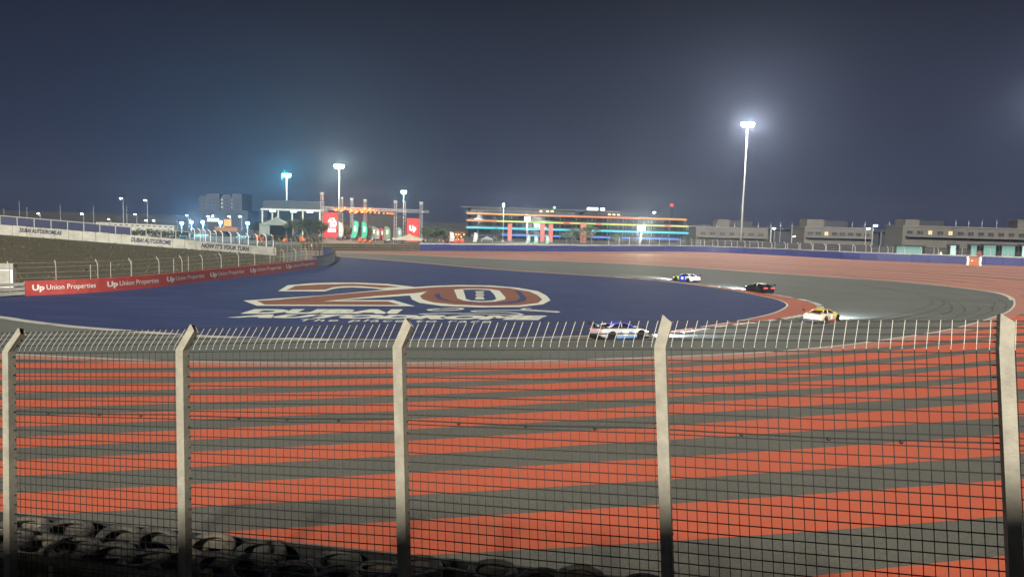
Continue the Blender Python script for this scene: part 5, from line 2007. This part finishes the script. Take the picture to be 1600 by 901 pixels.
# green lit kiosk, orange kiosk
for (x0, x1, y0, y1, col, s_, lab) in ((324, 342, 341, 346, (.6, 1, .8), .7, 'mint lit sign board beneath the stepped building'), (350, 361, 343, 353, (1, .42, .06), .55, 'amber lit kiosk beside the low flood lamps'), (336, 371, 355, 361, (1, .40, .10), .16, 'long dim orange lit hoarding behind the catch fence')):
    Y = 285
    a, b = at(x0, y1, Y), at(x1, y0, Y)
    o = empty('lit_hoarding', (a.x, Y, 0), lab, 'hoarding')
    w, h_ = b.x - a.x, b.z - a.z
    MB().box((w / 2, 0, a.z + h_ / 2), (w, .2, h_)).build('panel', lampmat('hoarding %s' % lab[:10], col, s_), o)
    MB().box((w / 2, .35, (a.z + h_) / 2), (w * .9, .3, a.z + h_)).build('frame', M_DARKM, o)
# long low pale building behind the wall railing
Y = 260
a, b = at(150, 347, Y), at(272, 352.5, Y)
o = empty('spectator_stand', (a.x, Y, 0), 'long low pale stand front behind the wall railing', 'stand')
n = 14
for i in range(n):
    p, q = a.lerp(b, i / n), a.lerp(b, (i + .97) / n)
    relbuild(MB().hexa([(p.x, Y, 0), (q.x, Y, 0), (q.x, Y + 3, 0), (p.x, Y + 3, 0)], [(p.x, Y, p.z), (q.x, Y, q.z), (q.x, Y + 3, q.z), (p.x, Y + 3, p.z)]), 'wall_panel', M_WALLW, o)
    relbuild(MB().box(((p.x + q.x) / 2, Y - .06, p.z - .55), ((q.x - p.x) * .5, .1, .35)), 'window', M_WIN, o)
# dark hedge band behind the railing and fence on the left
Y = 250
for (x0, x1, yy, lab) in ((150, 305, 356, 'dark clipped hedge behind the white wall railing'), (390, 505, 366, 'dark hedge behind the dense fence posts')):
    a, b = at(x0, yy, Y), at(x1, yy + 3, Y)
    o = empty('hedge', (a.x, Y, 0), lab, 'hedge')
    mb = MB()
    n = int((b.x - a.x) / 1.1)
    for i in range(n):
        p = a.lerp(b, i / n)
        leaf_cloud(mb, (p.x - a.x, rn.uniform(-.4, .4), p.z - 1.0 + rn.uniform(-.5, .3)), 1.2, 70, .22, rn, .9)
        leaf_cloud(mb, (p.x - a.x, rn.uniform(-.4, .4), max(1.0, p.z - 2.6)), 1.3, 40, .25, rn, 1.0)
    mb.build('foliage', M_SCRUB, o)
    mb = MB()
    for i in range(0, n, 3):
        p = a.lerp(b, i / n)
        mb.tube([(p.x - a.x, 0, 0), (p.x - a.x, 0, p.z - 1)], .08, 5)
    mb.build('stems', M_BARK, o)['kind'] = 'stuff'

# ================================================================== HAZE
hb = MB()
hb.box((0, 825, 36), (3200, 2300, 76))
haze = hb.build('haze', None)
haze.data.materials.clear()
hm = bpy.data.materials.new('night haze')
hm.use_nodes = True
hn = hm.node_tree
hn.nodes.clear()
ho = hn.nodes.new('ShaderNodeOutputMaterial')
pv = hn.nodes.new('ShaderNodeVolumePrincipled')
pv.inputs['Color'].default_value = (0.58, 0.70, 1.0, 1)
pv.inputs['Density'].default_value = 0.00045
pv.inputs['Anisotropy'].default_value = 0.72
hn.links.new(pv.outputs[0], ho.inputs['Volume'])
haze.data.materials.append(hm)
haze['kind'] = 'stuff'
haze['label'] = 'thin night haze over the whole circuit'
haze['category'] = 'haze'
